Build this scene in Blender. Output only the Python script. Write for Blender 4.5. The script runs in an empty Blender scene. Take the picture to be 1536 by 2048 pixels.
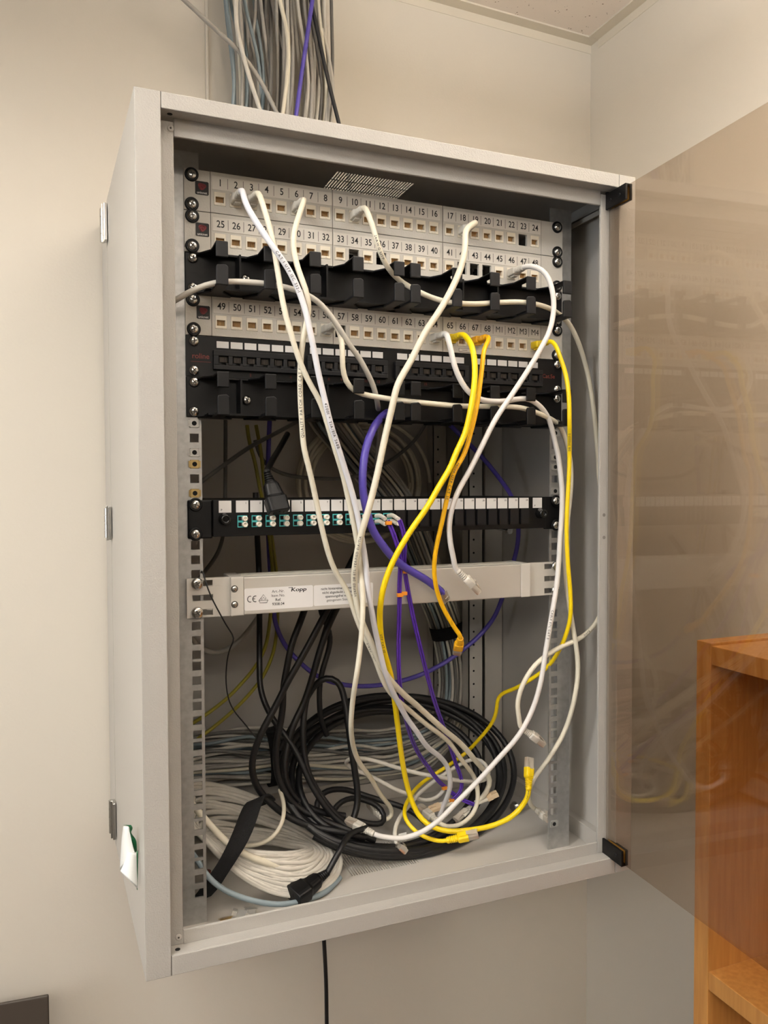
import bpy, bmesh, math, random
from mathutils import Vector, Matrix
R = random.Random(7)
scene = bpy.context.scene
COL = scene.collection
# ------------------------------------------------------------------ camera, world, exposure
F_PX = 1545.0
EYE = Vector((-357.0, -861.5, -344.0))          # millimetres; x along the rack, y into the cabinet, z up
PITCH, YAW, ROLL = -0.031392, 0.382978, -0.003706
fw = Vector((math.sin(YAW)*math.cos(PITCH), math.cos(YAW)*math.cos(PITCH), math.sin(PITCH)))
rt = Vector((math.cos(YAW), -math.sin(YAW), 0)); up = rt.cross(fw)
rt, up = rt*math.cos(ROLL)+up*math.sin(ROLL), up*math.cos(ROLL)-rt*math.sin(ROLL)
cam_data = bpy.data.cameras.new('camera'); cam = bpy.data.objects.new('camera', cam_data); COL.objects.link(cam)
cam_data.sensor_fit = 'VERTICAL'; cam_data.sensor_height = 24; cam_data.lens = F_PX/2048*24
cam_data.clip_start = .02; cam_data.clip_end = 50
m = Matrix((rt, up, -fw)).transposed().to_4x4(); m.translation = EYE*.001; cam.matrix_world = m
scene.camera = cam
scene.view_settings.view_transform = 'Standard'; scene.view_settings.look = 'None'
scene.view_settings.gamma = 1; scene.view_settings.use_curve_mapping = False
scene.view_settings.exposure = 0.0
world = bpy.data.worlds.new('world'); scene.world = world; world.use_nodes = True
world.node_tree.nodes['Background'].inputs[0].default_value = (.02, .018, .015, 1)
LAMP_W, LAMP_COL = 50.0, (1.0, .97, .915)
# unseen pendant lamps shining up and down, the far ones added as fill: (x, y, size_x, size_y, up factor, down factor)
LAMPS = [(-950, -500, 700, 160, .07, .28), (250, -500, 450, 150, .33, .02), (-600, -2300, 1200, 160, 1.0, .24), (-1900, -1900, 1200, 160, .7, .12)]
ADDED_WINDOW_W, ADDED_WINDOW_COL = 13.0, (.86, .93, 1.0)
CEIL_Z, FLOOR_Z = 489.0, -1950.0

def P(px, py, y):                                # pixel of the photo + depth -> point of the place
    d = fw + rt*((px-768)/F_PX) - up*((py-1024)/F_PX)
    return EYE + d*((y-EYE.y)/d.y)
def F(px, py, z):                                # pixel + height -> point
    d = fw + rt*((px-768)/F_PX) - up*((py-1024)/F_PX)
    return EYE + d*((z-EYE.z)/d.z)
def PX(px, py, x):
    d = fw + rt*((px-768)/F_PX) - up*((py-1024)/F_PX)
    return EYE + d*((x-EYE.x)/d.x)
# ------------------------------------------------------------------ materials
def lin(c): return tuple((v/12.92 if v <= .04045 else ((v+.055)/1.055)**2.4) for v in c)
def mat(name, rgb, rough=.5, metal=0, bump=0, bscale=200, spec=.5, var=0, vscale=30, trans=0, alpha=1):
    M = bpy.data.materials.new(name); M.use_nodes = True; nt = M.node_tree
    b = nt.nodes['Principled BSDF']; c = lin([v/255 for v in rgb])
    b.inputs['Base Color'].default_value = (*c, 1); b.inputs['Roughness'].default_value = rough
    b.inputs['Metallic'].default_value = metal; b.inputs['Specular IOR Level'].default_value = spec
    b.inputs['Transmission Weight'].default_value = trans; b.inputs['Alpha'].default_value = alpha
    if bump or var:
        tc = nt.nodes.new('ShaderNodeTexCoord')
    if var:
        n = nt.nodes.new('ShaderNodeTexNoise'); n.inputs['Scale'].default_value = vscale; n.inputs['Detail'].default_value = 4
        r = nt.nodes.new('ShaderNodeValToRGB')
        r.color_ramp.elements[0].color = (*[v*(1-var) for v in c], 1); r.color_ramp.elements[1].color = (*[min(1, v*(1+var)) for v in c], 1)
        r.color_ramp.elements[0].position = .3; r.color_ramp.elements[1].position = .7
        nt.links.new(tc.outputs['Object'], n.inputs['Vector']); nt.links.new(n.outputs['Fac'], r.inputs['Fac'])
        nt.links.new(r.outputs['Color'], b.inputs['Base Color'])
    if bump:
        n = nt.nodes.new('ShaderNodeTexNoise'); n.inputs['Scale'].default_value = bscale; n.inputs['Detail'].default_value = 2
        bp = nt.nodes.new('ShaderNodeBump'); bp.inputs['Strength'].default_value = bump; bp.inputs['Distance'].default_value = .001
        nt.links.new(tc.outputs['Object'], n.inputs['Vector']); nt.links.new(n.outputs['Fac'], bp.inputs['Height'])
        nt.links.new(bp.outputs['Normal'], b.inputs['Normal'])
    return M
def wood(name, a, b_):
    M = bpy.data.materials.new(name); M.use_nodes = True; nt = M.node_tree; b = nt.nodes['Principled BSDF']
    tc = nt.nodes.new('ShaderNodeTexCoord'); mp = nt.nodes.new('ShaderNodeMapping'); mp.inputs['Scale'].default_value = (40, 40, 3)
    n = nt.nodes.new('ShaderNodeTexNoise'); n.inputs['Scale'].default_value = 4; n.inputs['Detail'].default_value = 6
    r = nt.nodes.new('ShaderNodeValToRGB'); r.color_ramp.elements[0].position = .35; r.color_ramp.elements[1].position = .7
    r.color_ramp.elements[0].color = (*lin([v/255 for v in a]), 1); r.color_ramp.elements[1].color = (*lin([v/255 for v in b_]), 1)
    nt.links.new(tc.outputs['Object'], mp.inputs[0]); nt.links.new(mp.outputs[0], n.inputs['Vector'])
    nt.links.new(n.outputs['Fac'], r.inputs['Fac']); nt.links.new(r.outputs['Color'], b.inputs['Base Color'])
    b.inputs['Roughness'].default_value = .38
    return M
def smoked(name):
    M = bpy.data.materials.new(name); M.use_nodes = True; nt = M.node_tree; nt.nodes.clear()
    o = nt.nodes.new('ShaderNodeOutputMaterial'); t = nt.nodes.new('ShaderNodeBsdfTransparent')
    t.inputs[0].default_value = (.85, .80, .75, 1)       # each of the pane's two faces takes its share
    g = nt.nodes.new('ShaderNodeBsdfGlossy'); g.inputs['Roughness'].default_value = .02; g.inputs[0].default_value = (.9, .9, .9, 1)
    lw = nt.nodes.new('ShaderNodeLayerWeight'); lw.inputs[0].default_value = .5
    pw = nt.nodes.new('ShaderNodeMath'); pw.operation = 'POWER'; pw.inputs[1].default_value = 5
    fr = nt.nodes.new('ShaderNodeMath'); fr.operation = 'MULTIPLY_ADD'; fr.inputs[1].default_value = .95; fr.inputs[2].default_value = .05
    nt.links.new(lw.outputs['Facing'], pw.inputs[0]); nt.links.new(pw.outputs[0], fr.inputs[0])
    mx = nt.nodes.new('ShaderNodeMixShader')
    nt.links.new(fr.outputs[0], mx.inputs[0]); nt.links.new(t.outputs[0], mx.inputs[1]); nt.links.new(g.outputs[0], mx.inputs[2])
    nt.links.new(mx.outputs[0], o.inputs[0]); return M
def clear(name, rgb, op):
    M = bpy.data.materials.new(name); M.use_nodes = True; nt = M.node_tree; b = nt.nodes['Principled BSDF']
    t = nt.nodes.new('ShaderNodeBsdfTransparent'); mx = nt.nodes.new('ShaderNodeMixShader'); o = nt.nodes['Material Output']
    c = lin([v/255 for v in rgb]); b.inputs['Base Color'].default_value = (*c, 1); b.inputs['Roughness'].default_value = .12
    t.inputs[0].default_value = (.93, .92, .9, 1)
    mx.inputs[0].default_value = op
    nt.links.new(t.outputs[0], mx.inputs[1]); nt.links.new(b.outputs[0], mx.inputs[2]); nt.links.new(mx.outputs[0], o.inputs[0]); return M
def glow(name, rgb, s):
    M = bpy.data.materials.new(name); M.use_nodes = True; nt = M.node_tree; nt.nodes.clear()
    o = nt.nodes.new('ShaderNodeOutputMaterial'); e = nt.nodes.new('ShaderNodeEmission')
    e.inputs[0].default_value = (*rgb, 1); e.inputs[1].default_value = s; nt.links.new(e.outputs[0], o.inputs[0]); return M
def tile_mat(name):
    M = mat(name, (232, 222, 212), .9); nt = M.node_tree; b = nt.nodes['Principled BSDF']
    tc = nt.nodes.new('ShaderNodeTexCoord'); v = nt.nodes.new('ShaderNodeTexVoronoi'); v.inputs['Scale'].default_value = 170
    n = nt.nodes.new('ShaderNodeTexNoise'); n.inputs['Scale'].default_value = 60
    ad = nt.nodes.new('ShaderNodeMath'); ad.operation = 'ADD'
    r = nt.nodes.new('ShaderNodeValToRGB'); r.color_ramp.elements[0].position = .52; r.color_ramp.elements[1].position = .6
    r.color_ramp.elements[0].color = (*lin((.55, .48, .42)), 1); r.color_ramp.elements[1].color = (*lin((.91, .87, .83)), 1)
    nt.links.new(tc.outputs['Object'], v.inputs['Vector']); nt.links.new(tc.outputs['Object'], n.inputs['Vector'])
    nt.links.new(v.outputs['Distance'], ad.inputs[0]); nt.links.new(n.outputs['Fac'], ad.inputs[1])
    nt.links.new(ad.outputs[0], r.inputs['Fac']); nt.links.new(r.outputs['Color'], b.inputs['Base Color']); return M
M_WALL = mat('cream wall paint', (212, 205, 192), .75, bump=.15, bscale=260)
M_WALL2 = mat('brown grey tone of unseen walls', (120, 112, 102), .8)  # unseen walls toned dark to cut bounce light
M_TILE = tile_mat('speckled ceiling tile')
M_TRIM = mat('ceiling angle paint', (214, 206, 190), .5)
M_CARPET = mat('grey carpet', (88, 82, 76), .95, bump=.6, bscale=400, var=.2, vscale=200)  # floor out of view, kept dark to hold back bounce
M_CAB = mat('textured grey enamel darkened for light', (166, 163, 157), .42, bump=.35, bscale=620)  # same paint as the smooth enamel, darkened to offset light on the front
M_CABS = mat('smooth light grey enamel', (184, 180, 173), .4)
M_GALV = mat('galvanised steel', (186, 186, 184), .42, metal=.75, var=.12, vscale=120)
M_STEEL = mat('bright steel', (205, 204, 200), .22, metal=1)
M_NUT = mat('zinc plated steel', (206, 205, 200), .34, metal=.55)
M_BRASS = mat('yellow passivated steel', (200, 175, 120), .3, metal=.9)
M_PANEL = mat('grey panel plastic', (203, 199, 190), .5, bump=.2, bscale=500)
M_SEAM = mat('dark joint', (70, 66, 60), .8)
M_LABEL = mat('label strip', (222, 217, 208), .5)
M_JACK = mat('cream jack plastic', (240, 232, 214), .45)
M_GOLD = mat('gold contact', (192, 156, 104), .4, metal=.25)
M_INK = mat('black ink', (22, 20, 19), .6)
M_RED = mat('dark red print', (112, 24, 29), .6)
M_RED2 = mat('rust red print', (120, 48, 36), .6)
M_BLACK = mat('black plastic', (8, 8, 9), .42, spec=.28)
M_BLK2 = mat('dark grey plastic', (20, 20, 22), .48, spec=.3)
M_VOID = mat('deep black hole', (9, 9, 9), .9)
M_WHITE = mat('white label', (224, 222, 220), .55)
M_AQUA = mat('aqua adapter plastic', (70, 176, 178), .45)
M_CAPW = mat('white dust cap', (236, 230, 216), .5)
M_BEIGE = mat('beige connector plastic', (226, 202, 168), .5)
M_ORANGE = mat('orange clip', (240, 150, 40), .5)
M_STRIP = mat('light grey power strip enamel', (198, 194, 186), .38)
M_ALU = mat('satin aluminium', (192, 188, 180), .42, metal=.25)
M_VELC = mat('black hook and loop fabric', (15, 15, 17), .95, bump=.8, bscale=900)
M_GREEN = mat('green tape', (8, 110, 62), .4)
M_PAPER = mat('white tape backing', (235, 236, 232), .5)
M_WOOD = wood('beech veneer', (174, 120, 60), (192, 138, 74))
M_GLASS = smoked('bronze smoked glass')
M_CLEAR = clear('clear connector plastic', (226, 216, 200), .42)
M_DARK = mat('dark brown grey plastic', (68, 60, 52), .55)
CORD = {k: mat(k+' cable jacket', c, r, bump=b, bscale=260, var=v, vscale=90) for k, c, r, b, v in (
    ('cream', (224, 217, 197), .42, .25, .03), ('white', (228, 224, 219), .4, .1, .02), ('cool white', (220, 219, 223), .4, .1, .02),
    ('grey', (196, 192, 182), .45, .3, .04), ('pale grey', (214, 209, 198), .45, .3, .05), ('blue grey', (126, 140, 146), .42, .2, .05),
    ('yellow', (246, 214, 12), .38, .3, .03), ('amber', (250, 190, 20), .38, .2, .03), ('purple', (84, 72, 166), .35, .2, .03),
    ('violet', (88, 50, 168), .32, .1, .03), ('black', (15, 15, 17), .45, .15, .08), ('navy', (34, 36, 52), .42, .1, .05),
    ('dark grey', (104, 102, 98), .45, .2, .05), ('green', (52, 96, 48), .4, .1, .03), ('earth yellow', (150, 142, 44), .4, .1, .03), ('mid grey', (160, 156, 148), .45, .3, .05))}  # earth yellow has the shade of the cabinet's inside mixed into its colour
# ------------------------------------------------------------------ mesh builder (millimetres)
class MB:
    def __init__(s): s.v = []; s.f = []; s.m = []; s.s = []
    def add(s, vs, fs, mi=0, sm=False):
        o = len(s.v); s.v += [Vector(v) for v in vs]
        for f in fs: s.f.append([i+o for i in f]); s.m.append(mi); s.s.append(sm)
        return s
    def box(s, x0, x1, y0, y1, z0, z1, mi=0, T=None):
        vs = [Vector((x, y, z)) for x in (x0, x1) for y in (y0, y1) for z in (z0, z1)]
        if T: vs = [T(v) for v in vs]
        return s.add(vs, [(0, 1, 3, 2), (4, 6, 7, 5), (0, 4, 5, 1), (2, 3, 7, 6), (0, 2, 6, 4), (1, 5, 7, 3)], mi)
    def hexa(s, vs, mi=0):                       # 8 corners ordered like box()
        return s.add(vs, [(0, 1, 3, 2), (4, 6, 7, 5), (0, 4, 5, 1), (2, 3, 7, 6), (0, 2, 6, 4), (1, 5, 7, 3)], mi)
    def prism(s, poly, y0, y1, mi=0, T=None):    # poly in x,z
        n = len(poly); vs = [Vector((x, y0, z)) for x, z in poly]+[Vector((x, y1, z)) for x, z in poly]
        if T: vs = [T(v) for v in vs]
        return s.add(vs, [list(range(n)), list(range(2*n-1, n-1, -1))]+[(i, (i+1) % n, n+(i+1) % n, n+i) for i in range(n)], mi)
    def prism_z(s, poly, z0, z1, mi=0, T=None):  # poly in x,y
        n = len(poly); vs = [Vector((x, y, z0)) for x, y in poly]+[Vector((x, y, z1)) for x, y in poly]
        if T: vs = [T(v) for v in vs]
        return s.add(vs, [list(range(n)), list(range(2*n-1, n-1, -1))]+[(i, (i+1) % n, n+(i+1) % n, n+i) for i in range(n)], mi)
    def cyl(s, a, b, r0, r1=None, n=16, mi=0, cap=True):
        a, b = Vector(a), Vector(b); r1 = r0 if r1 is None else r1
        d = (b-a).normalized(); u = d.orthogonal().normalized(); w = d.cross(u)
        vs = [a+(u*math.cos(t)+w*math.sin(t))*r0 for t in [2*math.pi*i/n for i in range(n)]]
        vs += [b+(u*math.cos(t)+w*math.sin(t))*r1 for t in [2*math.pi*i/n for i in range(n)]]
        s.add(vs, [(i, (i+1) % n, n+(i+1) % n, n+i) for i in range(n)], mi, True)
        if cap: s.add(vs, [list(range(n-1, -1, -1)), list(range(n, 2*n))], mi)
        return s
    def lathe(s, prof, o=(0, 0, 0), n=20, mi=0, axis='-y'):   # prof: (radius, distance along the axis)
        o = Vector(o); vs = []
        for r, h in prof:
            for i in range(n):
                t = 2*math.pi*i/n; vs.append(o+Vector((r*math.cos(t), -h, r*math.sin(t))))
        fs = [(k*n+i, k*n+(i+1) % n, (k+1)*n+(i+1) % n, (k+1)*n+i) for k in range(len(prof)-1) for i in range(n)]
        s.add(vs, fs, mi, True); s.add(vs[-n:], [list(range(n))], mi); return s
    def loft(s, secs, mi=0, n=16, T=None, sm=True):            # secs: (x, width y, height z, squareness, z offset)
        vs = []
        for x, w, h, p, *dz in secs:
            dz = dz[0] if dz else 0
            for i in range(n):
                t = 2*math.pi*(i+.5)/n; c, q = math.cos(t), math.sin(t)
                vs.append(Vector((x, w/2*math.copysign(abs(c)**(2/p), c), dz+h/2*math.copysign(abs(q)**(2/p), q))))
        if T: vs = [T(v) for v in vs]
        k = len(secs)
        s.add(vs, [(j*n+i, j*n+(i+1) % n, (j+1)*n+(i+1) % n, (j+1)*n+i) for j in range(k-1) for i in range(n)], mi, sm)
        s.add(vs[:n], [list(range(n-1, -1, -1))], mi); s.add(vs[-n:], [list(range(n))], mi); return s
    def tube(s, pts, r, n=10, mi=0, flat=1.0):
        d = [(pts[min(i+1, len(pts)-1)]-pts[max(i-1, 0)]).normalized() for i in range(len(pts))]
        u = d[0].orthogonal().normalized(); vs = []
        for i, p in enumerate(pts):
            u = (u-d[i]*u.dot(d[i])).normalized(); w = d[i].cross(u)
            for k in range(n):
                t = 2*math.pi*k/n; vs.append(p+u*(math.cos(t)*r)+w*(math.sin(t)*r*flat))
        k = len(pts)
        s.add(vs, [(j*n+i, j*n+(i+1) % n, (j+1)*n+(i+1) % n, (j+1)*n+i) for j in range(k-1) for i in range(n)], mi, True)
        s.add(vs[:n], [list(range(n-1, -1, -1))], mi); s.add(vs[-n:], [list(range(n))], mi); return s
    def strip(s, pts, wide, thick, mi=0):        # band: pts, list of width vectors
        vs = []
        for i, p in enumerate(pts):
            d = (pts[min(i+1, len(pts)-1)]-pts[max(i-1, 0)]).normalized(); w = wide[i]; nn = d.cross(w).normalized()*thick/2
            vs += [p-w/2-nn, p+w/2-nn, p+w/2+nn, p-w/2+nn]
        k = len(pts); fs = []
        for j in range(k-1):
            for i in range(4): fs.append((j*4+i, j*4+(i+1) % 4, j*4+4+(i+1) % 4, j*4+4+i))
        fs += [(3, 2, 1, 0), (k*4-4, k*4-3, k*4-2, k*4-1)]
        return s.add(vs, fs, mi, True)
    def mesh(s, name, mats, off=Vector((0, 0, 0))):
        me = bpy.data.meshes.new(name); me.from_pydata([(v-off)*.001 for v in s.v], [], s.f)
        for M in mats: me.materials.append(M)
        me.polygons.foreach_set('material_index', s.m); me.polygons.foreach_set('use_smooth', s.s)
        bm = bmesh.new(); bm.from_mesh(me); bmesh.ops.recalc_face_normals(bm, faces=bm.faces); bm.to_mesh(me); bm.free()
        me.update(); return me
LOC = {}
def tag(o, label=None, cat=None, group=None, kind=None):
    if label: o['label'] = label
    if cat: o['category'] = cat
    if group: o['group'] = group
    if kind: o['kind'] = kind
    return o
def thing(name, loc, label, cat, group=None):
    o = bpy.data.objects.new(name, None); COL.objects.link(o); loc = Vector(loc); o.location = loc*.001
    o.empty_display_size = .02; LOC[o.name] = loc; return tag(o, label, cat, group)
def obj(name, mb, mats, parent=None, bevel=0, label=None, seg=2):
    if not isinstance(mats, (list, tuple)): mats = [mats]
    if parent: off = LOC[parent.name]
    else:
        lo = Vector([min(v[i] for v in mb.v) for i in range(3)]); hi = Vector([max(v[i] for v in mb.v) for i in range(3)])
        off = Vector(((lo.x+hi.x)/2, (lo.y+hi.y)/2, lo.z))
    o = bpy.data.objects.new(name, mb.mesh(name, mats, off)); COL.objects.link(o)
    LOC[o.name] = off
    if parent: o.parent = parent
    else: o.location = off*.001
    if bevel:
        b = o.modifiers.new('bevel', 'BEVEL'); b.width = bevel*.001; b.segments = seg; b.limit_method = 'ANGLE'; b.angle_limit = .7
    if label: o['label'] = label
    return o
def inst(name, me, parent, pos, label=None):     # shared mesh placed at pos (mm)
    o = bpy.data.objects.new(name, me); COL.objects.link(o); o.parent = parent
    o.location = (Vector(pos)-LOC[parent.name])*.001; LOC[o.name] = Vector(pos)
    if label: o['label'] = label
    return o
def struct(name, mb, mats, bevel=0): return tag(obj(name, mb, mats, bevel=bevel), kind='structure')
_txt = {}
def glyphs(s_):
    if s_ not in _txt:
        c = bpy.data.curves.new('t', 'FONT'); c.body = s_; c.align_x = 'CENTER'; c.align_y = 'CENTER'; c.resolution_u = 3
        c.offset = 0 if set(s_) & set('MWmwNK') else .012
        o = bpy.data.objects.new('t', c); COL.objects.link(o)
        me = bpy.data.meshes.new_from_object(o.evaluated_get(bpy.context.evaluated_depsgraph_get()))
        if len(s_) == 1:                         # slice single glyphs so they can wrap round a cable
            bm = bmesh.new(); bm.from_mesh(me)
            for k in range(-5, 6): bmesh.ops.bisect_plane(bm, geom=bm.verts[:]+bm.edges[:]+bm.faces[:], plane_co=(0, k*.08+.003, 0), plane_no=(0, 1, 0))
            bm.to_mesh(me); bm.free()
        _txt[s_] = ([v.co.copy() for v in me.vertices], [list(p.vertices) for p in me.polygons])
        bpy.data.objects.remove(o); bpy.data.curves.remove(c); bpy.data.meshes.remove(me)
    return _txt[s_]
def text(mb, s_, x, z, y, size, mi=1, sx=1.0, rot=0):
    v, f = glyphs(s_); c, q = math.cos(rot), math.sin(rot)
    mb.add([(x+size*(p.x*sx*c-p.y*q), y, z+size*(p.x*sx*q+p.y*c)) for p in v], f, mi)
# ------------------------------------------------------------------ the room (turned slightly against the cabinet, which hangs a little open)
A = math.radians(1.8); W0 = Vector((-313.0, 342.0, 0))
def RM(v): return Vector((W0.x+v.x*math.cos(A)+v.y*math.sin(A), W0.y+v.x*math.sin(A)-v.y*math.cos(A), v.z))
CORNER = 877.0
def rbox(mb, *a, mi=0): return mb.box(*a, mi=mi, T=RM)
struct('wall_back', rbox(MB(), -2500, CORNER+100, -100, 0, FLOOR_Z, CEIL_Z+60), M_WALL)
struct('wall_right', rbox(MB(), CORNER, CORNER+100, 0, 4300, FLOOR_Z, CEIL_Z+60), M_WALL)
struct('wall_left', rbox(MB(), -2600, -2500, -100, 4300, FLOOR_Z, CEIL_Z+60), M_WALL2)
struct('wall_front', rbox(MB(), -2600, CORNER+100, 4300, 4400, FLOOR_Z, CEIL_Z+60), M_WALL2)
struct('floor', rbox(MB(), -2600, CORNER+100, -100, 4400, FLOOR_Z-50, FLOOR_Z), M_CARPET)
struct('ceiling', rbox(MB(), -2600, CORNER+100, -100, 4400, CEIL_Z+2, CEIL_Z+80), M_TILE)
struct('trim_1', rbox(rbox(MB(), -2500, CORNER, 0, 22, CEIL_Z-1, CEIL_Z+2), -2500, CORNER, 0, 1, CEIL_Z-16, CEIL_Z+2), M_TRIM)
struct('trim_2', rbox(rbox(MB(), CORNER-22, CORNER, 22.3, 4300, CEIL_Z-1, CEIL_Z+2), CORNER-1, CORNER, 22.3, 4300, CEIL_Z-16, CEIL_Z+2), M_TRIM)
for x, y, sx, sy, ku, kd in LAMPS:
    zp = CEIL_Z-170
    t = thing('pendant_lamp', (x, y, zp), 'unseen long pendant lamp under the ceiling, shining up and down', 'lamp', 'pendant lamps of the room')
    obj('housing', MB().box(x-sx/2-10, x+sx/2+10, y-sy/2-8, y+sy/2+8, zp-18, zp+18), M_TRIM, t, bevel=2)
    for xx in (x-sx/2+80, x+sx/2-80): obj('wire', MB().cyl((xx, y, zp+18), (xx, y, CEIL_Z+2), 1.2, n=8), M_STEEL, t)
    for sg, k in ((1, ku), (-1, kd)):
        if not k: continue
        z0, z1 = sorted((zp+sg*18.2, zp+sg*20))
        obj('diffuser', MB().box(x-sx/2, x+sx/2, y-sy/2, y+sy/2, z0, z1), glow('diffuser glow', LAMP_COL, 2.0), t)
        ld = bpy.data.lights.new('lamp', 'AREA'); ld.shape = 'RECTANGLE'; ld.size = sx*.001; ld.size_y = sy*.001
        ld.energy = LAMP_W*k; ld.color = LAMP_COL
        lo = bpy.data.objects.new('lamp', ld); COL.objects.link(lo); lo.parent = t; lo.location = (0, 0, sg*.023)
        if sg > 0: lo.rotation_euler = (math.pi, 0, 0)
# unseen window added in the left wall for cool side light
wn = MB()
for a in ((-1650, -1600, -750, 250), (-550, -500, -750, 250), (-1600, -550, -750, -700), (-1600, -550, 200, 250), (-1090, -1060, -700, 200)): wn.box(-2500, -2470, *a)
wn = struct('added_window_1', wn, M_TRIM, bevel=2)
pn = obj('pane', MB().box(-2496, -2490, -1600, -550, -700, 200), glow('added window glow', ADDED_WINDOW_COL, 1.5), wn)
ld = bpy.data.lights.new('window_fill', 'AREA'); ld.shape = 'RECTANGLE'; ld.size = .9; ld.size_y = 1.05; ld.energy = ADDED_WINDOW_W; ld.color = ADDED_WINDOW_COL
lo = bpy.data.objects.new('window_fill', ld); COL.objects.link(lo); lo.location = (-2.465, -1.075, -.25); lo.rotation_euler = (0, -math.pi/2, 0)
# ------------------------------------------------------------------ wall cabinet
XO, ZT, ZB, YF, YB, YW = 297.0, 40.0, -832.0, -77.8, 240.0, 336.0
cab = thing('wall_cabinet', (0, 100, ZB), 'open light grey network cabinet hung on the cream wall', 'network cabinet')
XL = -309.0                                      # the left side leans out a little towards the wall
def slots(x0, x1, y0, y1, rows, n, z0, z1, bar, gap):
    """sheet x0..x1,y0..y1 perforated with rows of n slots: only the bars"""
    mb = MB(); ph = (y1-y0-gap*(rows-1))/rows; pw = (x1-x0)/n
    for k in range(rows-1): mb.box(x0, x1, y0+ph*(k+1)+gap*k, y0+ph*(k+1)+gap*(k+1), z0, z1)
    for i in range(n+1):
        a = max(x0, x0+pw*i-bar/2); b = min(x1, x0+pw*i+bar/2)
        for k in range(rows): mb.box(a, b, y0+(ph+gap)*k, y0+(ph+gap)*k+ph, z0, z1)
    return mb
def sheet(z0, z1, vx0, vx1, vy0, vy1, rows, n):
    mb = slots(vx0, vx1, vy0, vy1, rows, n, z0, z1, 1.7, 2.6)
    L, Rr, f_, b_ = -XO+.5, XO-1.6, YF+1.6, YB
    mb.box(L, vx0, f_, b_, z0, z1).box(vx1, Rr, f_, b_, z0, z1).box(vx0, vx1, f_, vy0, z0, z1).box(vx0, vx1, vy1, b_, z0, z1)
    return mb
vt = [F(x, y, ZT-1.5) for x, y in ((675, 341), (830, 367), (640, 385), (790, 402))]
TOPV = (vt[0].x, vt[1].x, vt[0].y+3, vt[0].y+78)
top = sheet(ZT-1.5, ZT, *TOPV, 3, 28)
obj('top_panel', top, M_CABS, cab)
obj('bottom_panel', sheet(ZB+2.5, ZB+4, -42, 52, 34, 104, 3, 28), M_CABS, cab)
obj('side_panel', MB().hexa([(-XO, YF+1.6, ZB), (-XO, YF+1.6, ZT), (XL, YB, ZB), (XL, YB, ZT), (-XO+1.5, YF+1.6, ZB), (-XO+1.5, YF+1.6, ZT), (XL+1.5, YB, ZB), (XL+1.5, YB, ZT)]), M_CABS, cab)  # same paint as the front frame, paler tone brightens this side
obj('side_panel', MB().box(XO-1.5, XO, YF+1.6, YB, ZB, ZT), M_CABS, cab)
fr = MB(); XI, ZIT, ZIB = 272.5, 24.0, -812.0; YR = -60.0; FX, FT, FB = 258.5, 6.5, -798.0
fr.box(-XO, -XI, YF, YF+1.5, ZB, ZT).box(XI, XO, YF, YF+1.5, ZB, ZT)
fr.box(-XI+.5, XI-.5, YF, YF+1.5, ZIT, ZT).box(-XI+.5, XI-.5, YF, YF+1.5, ZB, ZIB)
fr.box(-XI-1.5, -XI, YF+1.5, YR, ZIB-1.5, ZIT+1.5).box(XI, XI+1.5, YF+1.5, YR, ZIB-1.5, ZIT+1.5)
fr.box(-XI, XI, YF+1.5, YR, ZIT, ZIT+1.5).box(-XI, XI, YF+1.5, YR, ZIB-1.5, ZIB)
fr.box(-XI, -FX, YR, YR+1.5, FB-14, FT+14).box(FX, XI, YR, YR+1.5, FB-14, FT+14)
fr.box(-FX+.4, FX-.4, YR, YR+1.5, FT, ZIT+1).box(-FX+.4, FX-.4, YR, YR+1.5, ZIB-1, FB)
fr.box(-FX-1.5, -FX, YR+1.5, YR+3.5, FB, FT).box(FX, FX+1.5, YR+1.5, YR+3.5, FB, FT)
fr.box(-FX, FX, YR+1.5, YR+3.5, FT, FT+1.5).box(-FX, FX, YR+1.5, YR+3.5, FB-1.5, FB)
obj('front_frame', fr, M_CAB, cab, bevel=.7)
for x0, z0 in ((-XI, ZIT), (-XI, ZB)):           # joints where the rails meet the left stile
    obj('joint', MB().box(x0, x0+.5, YF+.3, YF+1, z0, z0+(ZT-ZIT if z0 > 0 else ZIB-ZB)), M_SEAM, cab)
for p in (P(341, 257, YR), P(357, 1874, YR)):
    sc = MB().lathe([(3.2, 0), (3.2, .8), (2.2, 1.3), (1.1, 1.3)], p); obj('rivet', sc.cyl(p-Vector((0, 1.2, 0)), p-Vector((0, 1.5, 0)), 1, mi=1), [M_CABS, M_SEAM], cab)
for p, nn in ((P(339.5, 226, -68), (0, 0, 1)), (P(355.5, 1907, -68), (0, 0, 1))):
    p.z = ZIT-.1 if p.z > -200 else ZIB+.1
    obj('drilled_hole', MB().cyl(p-Vector((0, 0, .15)), p+Vector((0, 0, .15)), 2.6), M_VOID, cab)
for py in (1030, 1075):
    p = P(1208, py, YR); obj('drilled_hole', MB().cyl(p-Vector((0, .2, 0)), p+Vector((0, .2, 0)), 2.2), mat('shaded hole', (120, 116, 110), .7), cab)
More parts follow.
